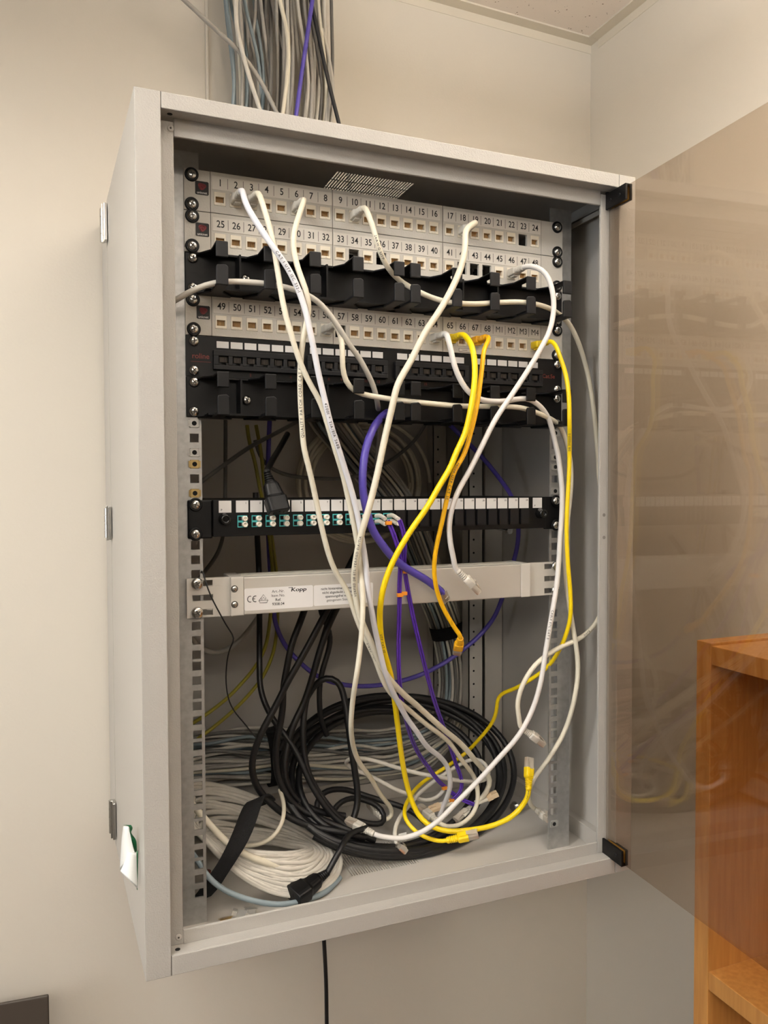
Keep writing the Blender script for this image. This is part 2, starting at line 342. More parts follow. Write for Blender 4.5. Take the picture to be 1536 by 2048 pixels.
# rear lip of the swinging part, seen behind the floor and at both sides
rl = MB().box(-290, 290, YB-3, YB-1.5, ZB+4, ZB+34).box(-290, 290, YB-3, YB+14, ZB+32.5, ZB+34).box(-290, 290, YB-3, YB-1.5, ZT-30, ZT-1.5)
rl.box(-294, -262, YB-3, YB-1.5, ZB+34.2, ZT-30.2).box(262, 294, YB-3, YB-1.5, ZB+34.2, ZT-30.2)
obj('rear_frame', rl, M_CABS, cab, bevel=.5)
obj('floor_lip', MB().box(XO-13, XO-11.5, YF+20, YB-6, ZB+4.2, ZB+27).box(XO-11.5, XO-2, YF+20, YB-6, ZB+26, ZB+27), M_CABS, cab)
obj('floor_lip', MB().box(-XO+11.5, -XO+13, YF+20, YB-6, ZB+4.2, ZB+27).box(-XO+2, -XO+11.5, YF+20, YB-6, ZB+26, ZB+27), M_CABS, cab)
obj('top_brace', MB().box(XO-14, XO-2, YF+20, YB-6, ZT-24, ZT-22.5).box(XO-14, XO-12.5, YF+20, YB-6, ZT-30, ZT-22), M_CABS, cab)
U = 44.45
def holes_z():
    return [-(u*U+q) for u in range(18) for q in (6.35, 22.225, 38.1)]
def rail(sgn):
    mb = MB(); hx = 233.0*sgn; h = 4.75
    a, b = sorted((hx-sgn*8, hx-sgn*h)); c, d = sorted((hx+sgn*h, hx+sgn*24.5))
    mb.box(a, b, 0, 2, -829, 19).box(c, d, 0, 2, -829, 19)
    zs = sorted(holes_z()); lo = -829
    for z in zs: mb.box(hx-h, hx+h, 0, 2, lo, z-h); lo = z+h
    mb.box(hx-h, hx+h, 0, 2, lo, 19)
    e = hx+sgn*24.5; e0, e1 = sorted((e-sgn*2, e)); mb.box(e0, e1, 2, 34, -829, 19)
    return mb
obj('rack_rail', rail(-1), M_GALV, cab); obj('rack_rail', rail(1), M_GALV, cab)
def rear_rail(x, y, z0, z1):
    mb = MB().box(x-13, x+13, y, y+1.5, z0, z1).box(x+11.5, x+13, y, y+22, z0, z1).box(x-13, x-11.5, y, y+22, z0, z1)
    n = int((z1-z0)/21)
    for i in range(n): mb.cyl((x-4, y-.15, z0+12+21*i), (x-4, y+.1, z0+12+21*i), 1.7, n=10, mi=1)
    return mb
obj('rear_rail', rear_rail(237, 222, ZB+36, ZT-32), [M_CABS, M_VOID], cab)
obj('rear_rail', rear_rail(-237, 222, ZB+36, ZT-32), [M_CABS, M_VOID], cab)
obj('rear_rail', rear_rail(218, 312, ZB+36, ZT-32), [M_CABS, M_VOID], cab)
ws = MB()                                        # shallow part that stays on the wall
ws.hexa([(XL-.2, YB+2, ZB), (XL-.2, YB+2, ZT), (XL-3, YW, ZB), (XL-3, YW, ZT), (XL+1.5, YB+2, ZB), (XL+1.5, YB+2, ZT), (XL-1.5, YW, ZB), (XL-1.5, YW, ZT)])
ws.box(XO-1.5, XO, YB+2, YW, ZB, ZT).box(XL, XO, YW-1.5, YW, ZB, ZT)
ws.box(XL, XO, YB+2, YW, ZB, ZB+1.5).box(XL, -215, YB+2, YW, ZT-1.5, ZT).box(60, XO, YB+2, YW, ZT-1.5, ZT).box(-215, 60, YB+2, YB+14, ZT-1.5, ZT)
obj('wall_section', ws, M_CABS, cab)
for py0, py1, px in ((415, 483, 214), (1016, 1076, 217), (1604, 1670, 222)):
    c0 = P(px, (py0+py1)/2, YB-1); zt = P(px, py0, YB-1).z; zb = P(px, py1, YB-1).z; x = XL-3.5
    hb = MB(); k = (zt-zb)/4
    for i in range(4): hb.cyl((x-2, YB+6, zb+i*k+.4), (x-2, YB+6, zb+(i+1)*k-.4), 3.6, n=14)
    hb.box(x-1, x+3, YB-14, YB-1, zb-2, zt+2).box(x-1, x+3.2, YB+3, YB+14, zb+2, zt-2).box(x-3.5, x, YB-6, YB, zb-3, zt+3)
    obj('hinge', hb, M_STEEL, cab, bevel=.6, label='bright steel hinge')
# glass door, standing open
DA = math.radians(2.6); D0 = Vector((268.5, -64.0, 0))
def DR(v): return Vector((D0.x+v.x*math.cos(DA)-v.y*math.sin(DA), D0.y-v.x*math.sin(DA)*-1-v.y*math.cos(DA), v.z))
door = obj('glass_door', MB().box(0, 4, 0, 535, -810, 18.5, T=DR), M_GLASS, cab, label='bronze smoked glass door standing open')
for zc in (10.5, -802.5):
    q = MB().box(-3.2, -.2, -4, 36, zc-9, zc+9, T=DR).box(4.2, 7.2, -4, 36, zc-9, zc+9, T=DR)
    e = zc+10.2 if zc > 0 else zc-10.2
    q.box(-3.2, 7.2, -4, 36, min(e, e-(1.6 if zc > 0 else -1.6)), max(e, e-(1.6 if zc > 0 else -1.6)), T=DR)
    for yy in (6, 24):
        a, b = DR(Vector((-3.2, yy, zc))), DR(Vector((-3.9, yy, zc))); q.cyl(a, b, 2.2, 1.8, n=12, mi=1)
    q.cyl(DR(Vector((2, -6, zc))), DR(Vector((2, -6, zc+(14 if zc > 0 else -14)))), 3, n=12)
    obj('hinge_clamp', q, [M_BLACK, M_BLK2], door, bevel=.4, label='black hinge clamp with two screws')
    qq = MB().box(-.15, 0, -3, 34, zc-8, zc+8, T=DR).box(4, 4.15, -3, 34, zc-8, zc+8, T=DR)
    obj('gasket', qq, mat('clear amber gasket', (190, 150, 70), .4), door)
# ------------------------------------------------------------------ shared small parts
def screw_mesh(black_washer):
    mb = MB()
    if black_washer: mb.lathe([(7.4, 0), (7.4, 1.6), (6.4, 2.4), (5, 1.6)], n=24, mi=1)
    mb.lathe([(5.3, .6), (5.2, 2.2), (4.2, 3.4), (2.4, 4), (.6, 4.1)], n=20)
    for a in (0, math.pi/2):
        c, s_ = math.cos(a+.6), math.sin(a+.6)
        mb.prism([(c*2.6-s_*.55, s_*2.6+c*.55), (c*2.6+s_*.55, s_*2.6-c*.55), (-c*2.6+s_*.55, -s_*2.6-c*.55), (-c*2.6-s_*.55, -s_*2.6+c*.55)], -4.2, -3.6, 2)
    return mb.mesh('screw', [M_STEEL, M_BLACK, M_SEAM])
ME_SCREW, ME_SCREWB = screw_mesh(False), screw_mesh(True)
def screws(t, u, y, black, xs=(-233, 233), rows=(6.35, 38.1)):
    for x in xs:
        for q in rows:
            o = inst('screw', ME_SCREWB if black else ME_SCREW, t, (x+R.uniform(-.5, .5), y, -(u-1)*U-q+R.uniform(-.3, .3)))
            o.rotation_euler[1] = R.uniform(0, 3)
def jack_mesh():
    mb = MB(); w, h = 6.1, 7.0; ow, o0, o1 = 4.6, -4.2, 2.2       # frame half size, opening
    mb.box(-w, -ow, -1.6, 5, -h, h).box(ow, w, -1.6, 5, -h, h).box(-ow, ow, -1.6, 5, o1, h).box(-ow, ow, -1.6, 5, -h, o0)
    mb.box(-2.8, 2.8, -1.9, -1.5, -6.2, -5.2).box(.8, 2.2, -2.4, -1.5, -6, -4.4)
    return mb.mesh('jack', [M_JACK])
def contact_mesh():
    mb = MB().box(-4.6, 4.6, 4.2, 4.9, -4.2, 2.2)
    for i in range(8): mb.box(-3.6+i*.95, -3.1+i*.95, 2.2, 4.3, -2.6, 1.9)
    mb.box(-4.5, 4.5, -.2, 4.4, -4.1, -3.9).box(-4.5, 4.5, -.2, 4.4, 1.9, 2.1)
    return mb.mesh('contacts', [M_GOLD])
ME_JACK, ME_CONT = jack_mesh(), contact_mesh()
# ------------------------------------------------------------------ patch panels
PXS = [-203.3+17.15*i for i in range(8)]+[-65.2+17.15*i for i in range(8)]+[76.2+17.45*i for i in range(8)]
def logo(mb, x, z, y):
    w = 7.2; mb.prism([(x-w+1, z-w), (x+w-1, z-w), (x+w, z-w+1), (x+w, z+w-1), (x+w-1, z+w), (x-w+1, z+w), (x-w, z+w-1), (x-w, z-w+1)], y, y-.3, 0)
    pts = []
    for i in range(24):
        t = 2*math.pi*i/24; r = 4.2*(1+.12*math.sin(3*t+.5)); pts.append((x+r*math.cos(t), z+1.8+r*.86*math.sin(t)))
    mb.prism(pts, y-.3, y-.45, 1)
    sp = [Vector((x+.6+(.35*t)*math.cos(t), y-.5, z+1.8+(.3*t)*math.sin(t))) for t in [.5*i for i in range(22)]]
    mb.tube(sp, .28, n=5, mi=3)
    text(mb, 'unicnet', x, z-5.0, y-.5, 3.7, 2)
def patch_panel(u, names, empty, label):
    zt = -(u-1)*U; yf = -4.0
    t = thing('patch_bay', (0, 0, zt-U), label, 'patch panel', 'grey 24 port patch panels')
    fp = MB()                                    # faceplate with real openings for the jacks
    z_lo, z_hi, j0, j1 = zt-U+.5, zt-.4, zt-28.6-7.2, zt-28.6+7.2
    fp.box(-241.3, -213.6, yf+.4, 0, z_lo, z_hi).box(208.6, 241.3, yf+.4, 0, z_lo, z_hi)
    fp.box(-213, 208, yf, 0, z_lo, j0).box(-213, 208, yf, 0, j1, z_hi)
    x = -213
    for px in PXS: fp.box(x, px-6.3, yf, 0, j0, j1); x = px+6.3
    fp.box(x, 208, yf, 0, j0, j1)
    obj('faceplate', fp, M_PANEL, t)
    for xx in (-74.3, 67): obj('joint', MB().box(xx-.3, xx+.3, yf-.12, yf+.2, z_lo, z_hi), M_SEAM, t)
    for xx in (-213.6, 208): obj('joint', MB().box(xx, xx+.6, yf+.3, -.5, z_lo, z_hi), M_SEAM, t)
    for b in range(3):
        x0, x1 = PXS[b*8]-8.2, PXS[b*8+7]+8.4
        ls = MB().box(x0, x1, yf-.5, yf, zt-19.2, zt-4.6)
        for i in range(8):
            text(ls, names[b*8+i], PXS[b*8+i]+.6, zt-11.8, yf-.62, 10.6, 1, sx=.86)
            if i < 7: ls.box(PXS[b*8+i]+8.5, PXS[b*8+i]+8.9, yf-.62, yf-.4, zt-17.4, zt-6.2, 1)
        obj('label_strip', ls, [M_LABEL, M_INK], t)
    lg = MB(); logo(lg, -222.3, zt-19.5, yf+.4); obj('logo_plate', lg, [M_INK, M_RED, M_WHITE, mat('dark red stripe', (96, 16, 22), .6)], t, label='black plate with a red swirl and white lettering')
    dk = MB()
    for i, px in enumerate(PXS):
        if i+1 in empty: dk.box(px-6.3, px+6.3, 16, 17, j0, j1)
        else:
            j = inst('jack', ME_JACK, t, (px, yf+1.1, zt-28.6)); inst('contacts', ME_CONT, j, (px, yf+1.1, zt-28.6))
    if dk.v: obj('dark_backing', dk, M_VOID, t)  # black sheet stands in for the shade behind empty openings
    if u == 4:
        tg = MB().box(88.6, 106.6, yf-.3, yf, zt-43.2, zt-37.6); x0, x1, z0, z1 = 89, 106.2, zt-42.8, zt-38
        for a in ((x0, x1, z0, z0+.4), (x0, x1, z1-.4, z1), (x0, x0+.4, z0, z1), (x1-.4, x1, z0, z1), (x0+4.5, x1-5.5, zt-40.6, zt-40.2)): tg.box(a[0], a[1], yf-.4, yf-.2, a[2], a[3], 1)
        obj('small_label', tg, [M_LABEL, M_INK], t, label='small outlined sticker under port 66')
    screws(t, u, yf+.4, True)
    return t
patch_panel(1, [str(i) for i in range(1, 25)], {23}, 'grey patch panel with ports numbered 1 to 24, topmost in the rack')
patch_panel(2, [str(i) for i in range(25, 49)], {34-24, 36-24, 42-24, 43-24, 44-24}, 'grey patch panel with ports numbered 25 to 48, second from the top')
patch_panel(4, [str(i) for i in range(49, 69)]+['M1', 'M2', 'M3', 'M4'], {57-48}, 'grey patch panel with ports 49 to 68 and M1 to M4')
# ------------------------------------------------------------------ black cord managers with hooks
def manager(u, label):
    zt = -(u-1)*U
    t = thing('cable_manager', (0, 0, zt-U), label, 'cable manager', 'black hooked cable managers')
    bp = MB().box(-241.3, 241.3, -3, 0, zt-U+.4, zt-.4)
    obj('back_plate', bp, M_BLACK, t, bevel=.8)
    tr = MB().box(-222, 222, -28, -3, zt-U+1, zt-U+3).box(-222, 222, -12, -3, zt-3.2, zt-1.2)
    for x in (-186, -88, 84, 132): tr.box(x-1, x+1, -26, -3, zt-U+3, zt-4)
    obj('trough', tr, M_BLACK, t)
    for x in (-211, -161, -111, -62, -13, 7, 60, 110, 160, 212):
        h = MB(); w = 6.3
        h.prism_z([(x-19, -3), (x+19, -3), (x+16, -10), (x+w, -26), (x+w, -56), (x-w, -56), (x-w, -26), (x-16, -10)], zt-3.4, zt-1.2)
        h.box(x-w, x+w, -57.5, -54.5, zt-17.5, zt-1.2)
        h.prism_z([(x-19, -3), (x+19, -3), (x+16, -10), (x+w, -24), (x+w, -56), (x-w, -56), (x-w, -24), (x-16, -10)], zt-U-1.5, zt-U+.9)
        h.prism([(x-w, zt-U-1.5), (x+w, zt-U-1.5), (x+w, zt-27), (x+w-3, zt-24.5), (x-w+1, zt-25.5), (x-w, zt-28)], -57.5, -54.5)
        h.box(x-1.2, x+1.2, -50, -3, zt-U-.5, zt-U+5)
        obj('hook', h, M_BLK2 if u == 3 else M_BLACK, t, bevel=.9)
    screws(t, u, -3, False)
    for x in (-176, 137): inst('screw', ME_SCREW, t, (x, -3, zt-24))
    return t
manager(3, 'black hooked cable manager between port rows 25 and 49')
manager(6, 'black hooked cable manager under the black patch panel')
# ------------------------------------------------------------------ black 24 port panel
def black_panel(u):
    zt = -(u-1)*U
    t = thing('patch_bay', (0, 0, zt-U), 'black patch panel with small white label cards and red lettering', 'patch panel')
    fp = MB().box(-241.3, 241.3, -3, 0, zt-U+.4, zt-.4)
    text(fp, 'roline', -225.5, zt-22.5, -3.1, 8.0, 1); fp.box(-236, -214.5, -3.15, -3, zt-28.6, zt-28.2, 1)
    text(fp, 'Cat.5e', 221, zt-22, -3.1, 7.2, 1)
    for i, (x, s_) in enumerate(((-171, '2'), (-155, '3'), (-125, '4'), (-79.5, '8'), (-64, '9'), (-33.4, '11'), (-17.9, '12'), (28, '14'), (44, '15'), (90, '18'))):
        text(fp, s_, x, zt-40.3, -3.1, 4.4, 1)
    obj('faceplate', fp, [M_BLACK, M_RED2], t, bevel=.6)
    for x0 in (-201.6, -95.5, 13.1, 120.6):
        hs = MB(); xs = [x0+15.4*i for i in range(6)]; a, b = xs[0]-11, xs[-1]+11; z0, z1 = zt-36.5, zt-15.5; j0, j1 = zt-31.5, zt-21.5
        hs.box(a, b, -9, -3, z0, j0).box(a, b, -9, -3, j1, z1); x = a
        for p in xs: hs.box(x, p-5.4, -9, -3, j0, j1); x = p+5.4
        hs.box(x, b, -9, -3, j0, j1); h = obj('port_block', hs, M_BLK2, t, bevel=.5)
        for p in xs:
            q = MB().box(p-5.4, p+5.4, -3.6, -3.1, j0, j1, 0)
            for i in range(8): q.box(p-3.9+i*1.05, p-3.5+i*1.05, -7, -3.6, j0+3.2, j1-1, 1)
            q.box(p-5.4, p-2.6, -8.6, -3.6, j0, j0+2.4, 2).box(p+2.6, p+5.4, -8.6, -3.6, j0, j0+2.4, 2)
            obj('socket', q, [M_VOID, M_DARK, M_BLK2], h)
        for p in xs: obj('label_card', MB().box(p-6.6, p+6.6, -3.4, -3, zt-12.2, zt-5), M_WHITE, t)
    screws(t, u, -3, False)
black_panel(5)
# ------------------------------------------------------------------ fibre panel
def fibre_panel(u):
    zt = -(u-1)*U
    t = thing('fibre_patch_bay', (0, 0, zt-U), 'black fibre panel with white number cards and turquoise sockets', 'fibre panel')
    for xx in (-241.3, 214.6): obj('bracket', MB().box(xx, xx+26.7, -3, 0, zt-U+1, zt-1), M_BLACK, t, bevel=1.5)
    obj('tray', MB().box(-214.5, 214.5, -7, -5, zt-41.6, zt-1).box(-214.5, 214.5, -5, 160, zt-41.6, zt-40).box(-214.5, 214.5, -5, 160, zt-2.6, zt-1)
        .box(-214.5, -213, -5, 160, zt-40, zt-2.6).box(213, 214.5, -5, 160, zt-40, zt-2.6), M_BLACK, t, bevel=.6)
    xs = [-182.6+15.82*i for i in range(24)]
    def card(x, s_, w=6.9):
        c = MB().box(x-w, x+w, -7.4, -7, zt-15.2, zt-2)
        if s_ == 'P': text(c, 'P', x-4, zt-12.4, -7.5, 3.2, 1)
        elif s_: text(c, s_, x+4.2, zt-4.9, -7.5, 3.1, 1)
        obj('number_card', c, [M_WHITE, M_INK], t)
    card(-201.5, 'P'); card(201.5, 'P')
    for i, x in enumerate(xs): card(x, str(i+1))
    zc = zt-25.2
    am = MB().box(-5.4, 5.4, -1.4, 2, -6.6, 6.6)
    for z in (3.3, -3.3): am.box(-4.6, -1, -1.6, -1.2, z-2.2, z+2.2, 1).box(-2.4, -.8, -1.7, -1.2, z-1.1, z+1.1, 1)
    ME_AD = am.mesh('adapter', [M_AQUA, M_VOID])
    ME_CAP = MB().lathe([(2.9, 0), (3.0, 6), (2.7, 6.8), (1.5, 6.8), (1.4, 5.6)], n=18).mesh('dust_cap', [M_CAPW])
    for i, x in enumerate(xs[:12]):
        a = inst('adapter', ME_AD, t, (x, -7, zc), 'turquoise twin fibre socket')
        if i < 10:
            for z in (3.3, -3.3): inst('dust_cap', ME_CAP, a, (x+1.9, -8.2, zc+z))
    bl = MB(); bl.hexa([(-5.9, -3.4, -10.5), (-5.9, -3.4, 9.6), (-5.9, 1, -10.5), (-5.9, 1, 9.6), (5.9, -3.4, -10.5), (5.9, -3.4, 9.6), (5.9, 1, -10.5), (5.9, 1, 9.6)])
    bl.box(-6.3, -4.9, -4, 0, -8.2, 9.4); bl.box(-5, 5.6, -3.9, -3, -9, 9.6)
    ME_BL = bl.mesh('port_blank', [M_BLK2])
    for x in xs[12:]: inst('port_blank', ME_BL, t, (x, -7, zc))
    for x in (-202.5, 205): obj('latch_knob', MB().lathe([(6.6, 0), (6.6, 3), (5.4, 9), (5.6, 10), (3.2, 10.6), (2.6, 9)], (x, -7, zt-22.3), n=24), mat('glossy black', (18, 18, 18), .15), t)
    screws(t, u, -3, True)
fibre_panel(9)
# ------------------------------------------------------------------ power strip (its plain side to the front)
def rounded(x0, x1, z0, z1, r, n=5):
    pts = []
    for cx, cz, a0 in ((x1-r, z1-r, 0), (x0+r, z1-r, 90), (x0+r, z0+r, 180), (x1-r, z0+r, 270)):
        for i in range(n+1): a = math.radians(a0+90*i/n); pts.append((cx+r*math.cos(a), cz+r*math.sin(a)))
    return pts
def power_strip():
    z0, z1 = -485.6, -442.2
    t = thing('power_strip', (0, 10, z0), 'light grey rack power strip turned backwards with a white maker sticker', 'power strip')
    obj('housing', MB().box(-182, 176, -9, 36, z0+.6, z1-.8), M_ALU, t, bevel=1.2)
    rd = MB()
    for y in (2, 12, 24): rd.box(-182, 176, y, y+1.2, z1-.8, z1-.1)
    obj('ridge', rd, M_ALU, t)
    for s_, a, b in ((-1, -196.5, -182), (1, 176, 190)):
        e = MB().box(a, b, -9.6, 36, z0, z1); obj('end_cap', e, M_STRIP, t, bevel=1)
    inst_y = -9.6
    for x, z in ((-192.5, z1-13), (-192.5, z0+13)):
        q = MB().cyl((x, -9.9, z), (x, -9.5, z), 3.9, n=16, mi=1).lathe([(3, 0), (2.8, .8), (1, 1)], (x, -9.5, z), n=14); obj('screw', q, [M_STEEL, M_SEAM], t)
    for s_ in (-1, 1):
        x0, x1 = (-243.5, -196) if s_ < 0 else (189.5, 238)
        e = MB(); sa, sb = ((x0+6, x0+28) if s_ < 0 else (x1-24, x1-4))
        zc = (z0+z1)/2; rows = [zc+15.9, zc, zc-15.9]; hs = 3.4
        lo = z0
        for z in reversed(rows): e.box(x0, x1, -5, -2.5, lo, z-hs); lo = z+hs
        e.box(x0, x1, -5, -2.5, lo, z1)
        for z in rows: e.box(x0, sa, -5, -2.5, z-hs, z+hs).box(sb, x1, -5, -2.5, z-hs, z+hs)
        e.box(x0+8 if s_ > 0 else x1-26, x0+22 if s_ > 0 else x1-8, -5.3, -5, z1-8.5, z1-8).box(x0+8 if s_ > 0 else x1-26, x0+22 if s_ > 0 else x1-8, -5.3, -5, z0+8, z0+8.5)
        obj('mounting_ear', e, M_STRIP, t)
        xx = x0+11 if s_ < 0 else x1-9
        for z in (rows[0], rows[2]): inst('screw', ME_SCREW, t, (xx if s_ < 0 else xx+2, -5, z)).scale = (1.25, 1.1, 1.25)
    st = MB().prism(rounded(-181.5, -102, z0+5, z1-13.5, 2), -9.15, -9.0)
    y = -9.25
    for k, s_ in enumerate(('Art.-Nr.', 'Item No.', 'Ref.', '9308.04')): text(st, s_, -143, z1-18.4-k*4.9+k*.1, y, 4.4, 1)
    sl_ = MB(); text(sl_, 'Kopp', -119, z1-17.6, y, 6.2, 1, sx=1.35)
    sk = 0.22; st.add([(v.x+(v.z-(z1-17.6))*sk, v.y, v.z) for v in sl_.v], sl_.f, 1)
    st.add([(v.x+.35+(v.z-(z1-17.6))*sk, v.y, v.z) for v in sl_.v], sl_.f, 1); st.box(-131, -126, y, -9.1, z1-15.2, z1-14.6, 1)
    for cx, bar in ((-175, False), (-169.2, True)):
        pts = [Vector((cx+3*math.cos(math.radians(a)), y, z1-25.5+3.3*math.sin(math.radians(a)))) for a in range(70, 291, 20)]
        st.tube(pts, .42, n=6, mi=1)
        if bar: st.tube([Vector((cx-2.8, y, z1-25.5)), Vector((cx-.4, y, z1-25.5))], .4, n=6, mi=1)
    cx, cz = -160, z1-26
    st.tube([Vector((cx+a, y, cz+b)) for a, b in ((-5, -1.6), (0, 4.8), (5, -1.6), (-5, -1.6))], .26, n=5, mi=1)
    st.tube([Vector((cx+a, y, cz+b)) for a, b in ((-5, -1.6), (-5.2, -2.6), (-4.2, -2.6), (-4.2, -4.4), (4.2, -4.4), (4.2, -2.6), (5.2, -2.6), (5, -1.6))], .26, n=5, mi=1)
    for a, b, s_ in ((-2, -.2, 'D'), (0, 1.1, 'V'), (2, -.2, 'E')): text(st, s_, cx+a, cz+b, y, 2.6, 1)
    obj('maker_sticker', st, [M_WHITE, M_INK], t, label='white sticker with maker name, CE mark and item number')
    s2 = MB().prism(rounded(-101.2, -28, z0+5.6, z1-14, 2), -9.15, -9.0)
    for k, s_ in enumerate(('nicht hintereinanderstecken', 'nicht abgedeckt betreiben', 'spannungsfrei nur bei', 'gezogenem Stecker')): text(s2, s_, -70, z1-18.6-k*4.5, y, 4.0, 1)
    obj('warning_sticker', s2, [M_WHITE, M_INK], t, label='white sticker with four lines of German warning')
power_strip()
# ------------------------------------------------------------------ cables: paths, tubes, plugs
V = Vector
M_PRINT = mat('grey jacket print', (74, 71, 68), .6)
def pts3(raw, zmin=ZB+8):
    """(px, py[, depth]) or Vectors; missing depths are interpolated along the path"""
    ks = [i for i, q in enumerate(raw) if not isinstance(q, Vector) and len(q) > 2]
    L = [0]
    for i in range(1, len(raw)):
        a, b = raw[i-1], raw[i]
        L.append(L[-1]+(0 if isinstance(a, Vector) or isinstance(b, Vector) else math.hypot(a[0]-b[0], a[1]-b[1])))
    out = []
    for i, q in enumerate(raw):
        if isinstance(q, Vector): out.append(q); continue
        if len(q) > 2: y = q[2]
        else:
            lo = max([k for k in ks if k < i], default=ks[0]); hi = min([k for k in ks if k > i], default=ks[-1])
            t = 0 if L[hi] == L[lo] else (L[i]-L[lo])/(L[hi]-L[lo]); t = t*t*(3-2*t)*.5+t*.5
            y = raw[lo][2]*(1-t)+raw[hi][2]*t
        p = P(q[0], q[1], y)
        if zmin is not None and p.z < zmin: p = F(q[0], q[1], zmin)
        out.append(p)
    return out
def smooth(c, step=6.0):
    c = [p for i, p in enumerate(c) if i == 0 or (p-c[i-1]).length > .6]
    e = [c[0]*2-c[1]]+c+[c[-1]*2-c[-2]]; out = []
    for i in range(1, len(e)-2):
        p0, p1, p2, p3 = e[i-1:i+3]
        t0 = 0; t1 = t0+max((p1-p0).length, .01)**.5; t2 = t1+max((p2-p1).length, .01)**.5; t3 = t2+max((p3-p2).length, .01)**.5
        n = max(1, int((p2-p1).length/step))
        for k in range(n):
            t = t1+(t2-t1)*k/n
            a1 = p0*((t1-t)/(t1-t0))+p1*((t-t0)/(t1-t0)); a2 = p1*((t2-t)/(t2-t1))+p2*((t-t1)/(t2-t1)); a3 = p2*((t3-t)/(t3-t2))+p3*((t-t2)/(t3-t2))
            b1 = a1*((t2-t)/(t2-t0))+a2*((t-t0)/(t2-t0)); b2 = a2*((t3-t)/(t3-t1))+a3*((t-t1)/(t3-t1))
            out.append(b1*((t2-t)/(t2-t1))+b2*((t-t1)/(t2-t1)))
    out.append(e[-2])
    for _ in range(2):                           # relax traced wobble
        out = [out[0]]+[out[i]*.5+(out[i-1]+out[i+1])*.25 for i in range(1, len(out)-1)]+[out[-1]]
    return out
def print_on(mb, pts, r, s_, py, size=4.0, down=True, mi=1, gap=1.0):
    """lettering printed on a cable jacket, starting where the cable passes row py of the photo"""
    def row(p): d = p-EYE; return 1024-F_PX*(d.dot(up)/d.dot(fw))
    i0 = min(range(len(pts)), key=lambda i: abs(row(pts[i])-py))
    ln = [0]
    for i in range(1, len(pts)): ln.append(ln[-1]+(pts[i]-pts[i-1]).length)
    base = ln[i0]; sgn = 1 if down else -1; x = 0.0
    def at(l):
        l = min(max(l, 0), ln[-1]-.01); k = 0; lo, hi = 0, len(ln)-1
        while hi-lo > 1:
            k = (lo+hi)//2
            if ln[k] <= l: lo = k
            else: hi = k
        t = (l-ln[lo])/max(ln[hi]-ln[lo], 1e-6); return pts[lo].lerp(pts[hi], t), (pts[hi]-pts[lo]).normalized()
    for ch in s_:
        if ch == ' ': x += size*.5; continue
        gv, gf = glyphs(ch); vs = []; w = max(v.x for v in gv)-min(v.x for v in gv)
        x += size*w/2+size*.1*gap
        for v in gv:
            p, d = at(base+sgn*(x+v.x*size)); n = (EYE-p); n = (n-d*n.dot(d)).normalized(); q = (d*sgn).cross(n)*-1
            a = v.y*size/r; vs.append(p+(n*math.cos(a)+q*math.sin(a))*(r+.12))
        mb.add(vs, gf, mi); x += size*w/2+size*.1*gap
M_BOOT = mat('pale grey boot plastic', (206, 201, 190), .45)
M_BOOTY = mat('yellow boot plastic', (242, 208, 16), .4)
M_BOOTA = mat('amber boot plastic', (248, 182, 24), .4)
M_COP = mat('copper pins', (176, 120, 84), .35, metal=.4)
_pl = {}
def plug_meshes(bootmat, seated):
    k = (bootmat.name if bootmat else 'none', seated)
    if k in _pl: return _pl[k]
    b = MB()
    if bootmat:
        secs = [(0, 6.8, 6.8, 2), (1.5, 8, 7.6, 2.4)]
        for i in range(5):
            x = 2.2+i*2.5; w = 8.2+i*.45; secs += [(x, w, 7.6+i*.1, 2.6), (x+1.4, w, 7.6+i*.1, 2.6), (x+1.5, w-1.5, 6.5, 2.6), (x+2.3, w-1.5, 6.5, 2.6)]
        secs += [(14.8, 10.8, 8.2, 4), (17, 12, 8.8, 7), (28, 12.2, 9, 8), (29, 11.6, 8.6, 8)]
        b.loft(secs, n=20); b.box(17.5, 27, -3, 3, 4.2, 6.2)
    c = MB()
    if seated: c.loft([(28, 8.8, 5.8, 8), (34, 8.8, 5.8, 8)], n=16)
    else:
        o_ = 0 if bootmat else -23; x0 = 26 if bootmat else -3
        c.loft([(x0, 11.4, 7.6, 9), (x0+7, 11.6, 7.8, 9), (41+o_, 11.6, 7.8, 9), (42+o_, 11.2, 7.2, 9)], n=16)
        c.hexa([(41+o_, -3, 3.4), (41+o_, -3, 4.4), (41+o_, 3, 3.4), (41+o_, 3, 4.4), (27+o_, -2.6, 6.4), (27+o_, -2.6, 7.3), (27+o_, 2.6, 6.4), (27+o_, 2.6, 7.3)])
    g = MB()
    if not seated:
        o_ = 0 if bootmat else -23
        for i in range(8): g.box(35.5+o_, 42.1+o_, -4.2+i*1.1, -3.6+i*1.1, -4.05, -1.2)
    _pl[k] = [q.mesh(nm, [mm]) if q.v else None for q, nm, mm in ((b, 'plug', bootmat), (c, 'connector', M_CLEAR), (g, 'contacts', M_COP))]
    return _pl[k]
def plug(t, tail, nose, bootmat, upv=V((0, 0, 1)), seated=False):
    d = (nose-tail).normalized(); s_ = upv.cross(d).normalized(); u_ = d.cross(s_)
    M = Matrix((d, s_, u_)).transposed()
    b, c, g = plug_meshes(bootmat, seated)
    root = inst('plug', b, t, tail) if b else inst('plug', c, t, tail)
    root.rotation_euler = M.to_euler()
    if b: inst('connector', c, root, tail, 'clear connector' if not seated else None)
    if g: inst('contacts', g, root, tail)
    return d
def nose_at(tail, px, py, L, far):
    d = (fw+rt*((px-768)/F_PX)-up*((py-1024)/F_PX)).normalized(); o = EYE-tail
    b = o.dot(d); c = o.dot(o)-L*L; q = b*b-c; s_ = math.sqrt(q) if q > 0 else 0
    return EYE+d*(-b+(s_ if far else -s_))
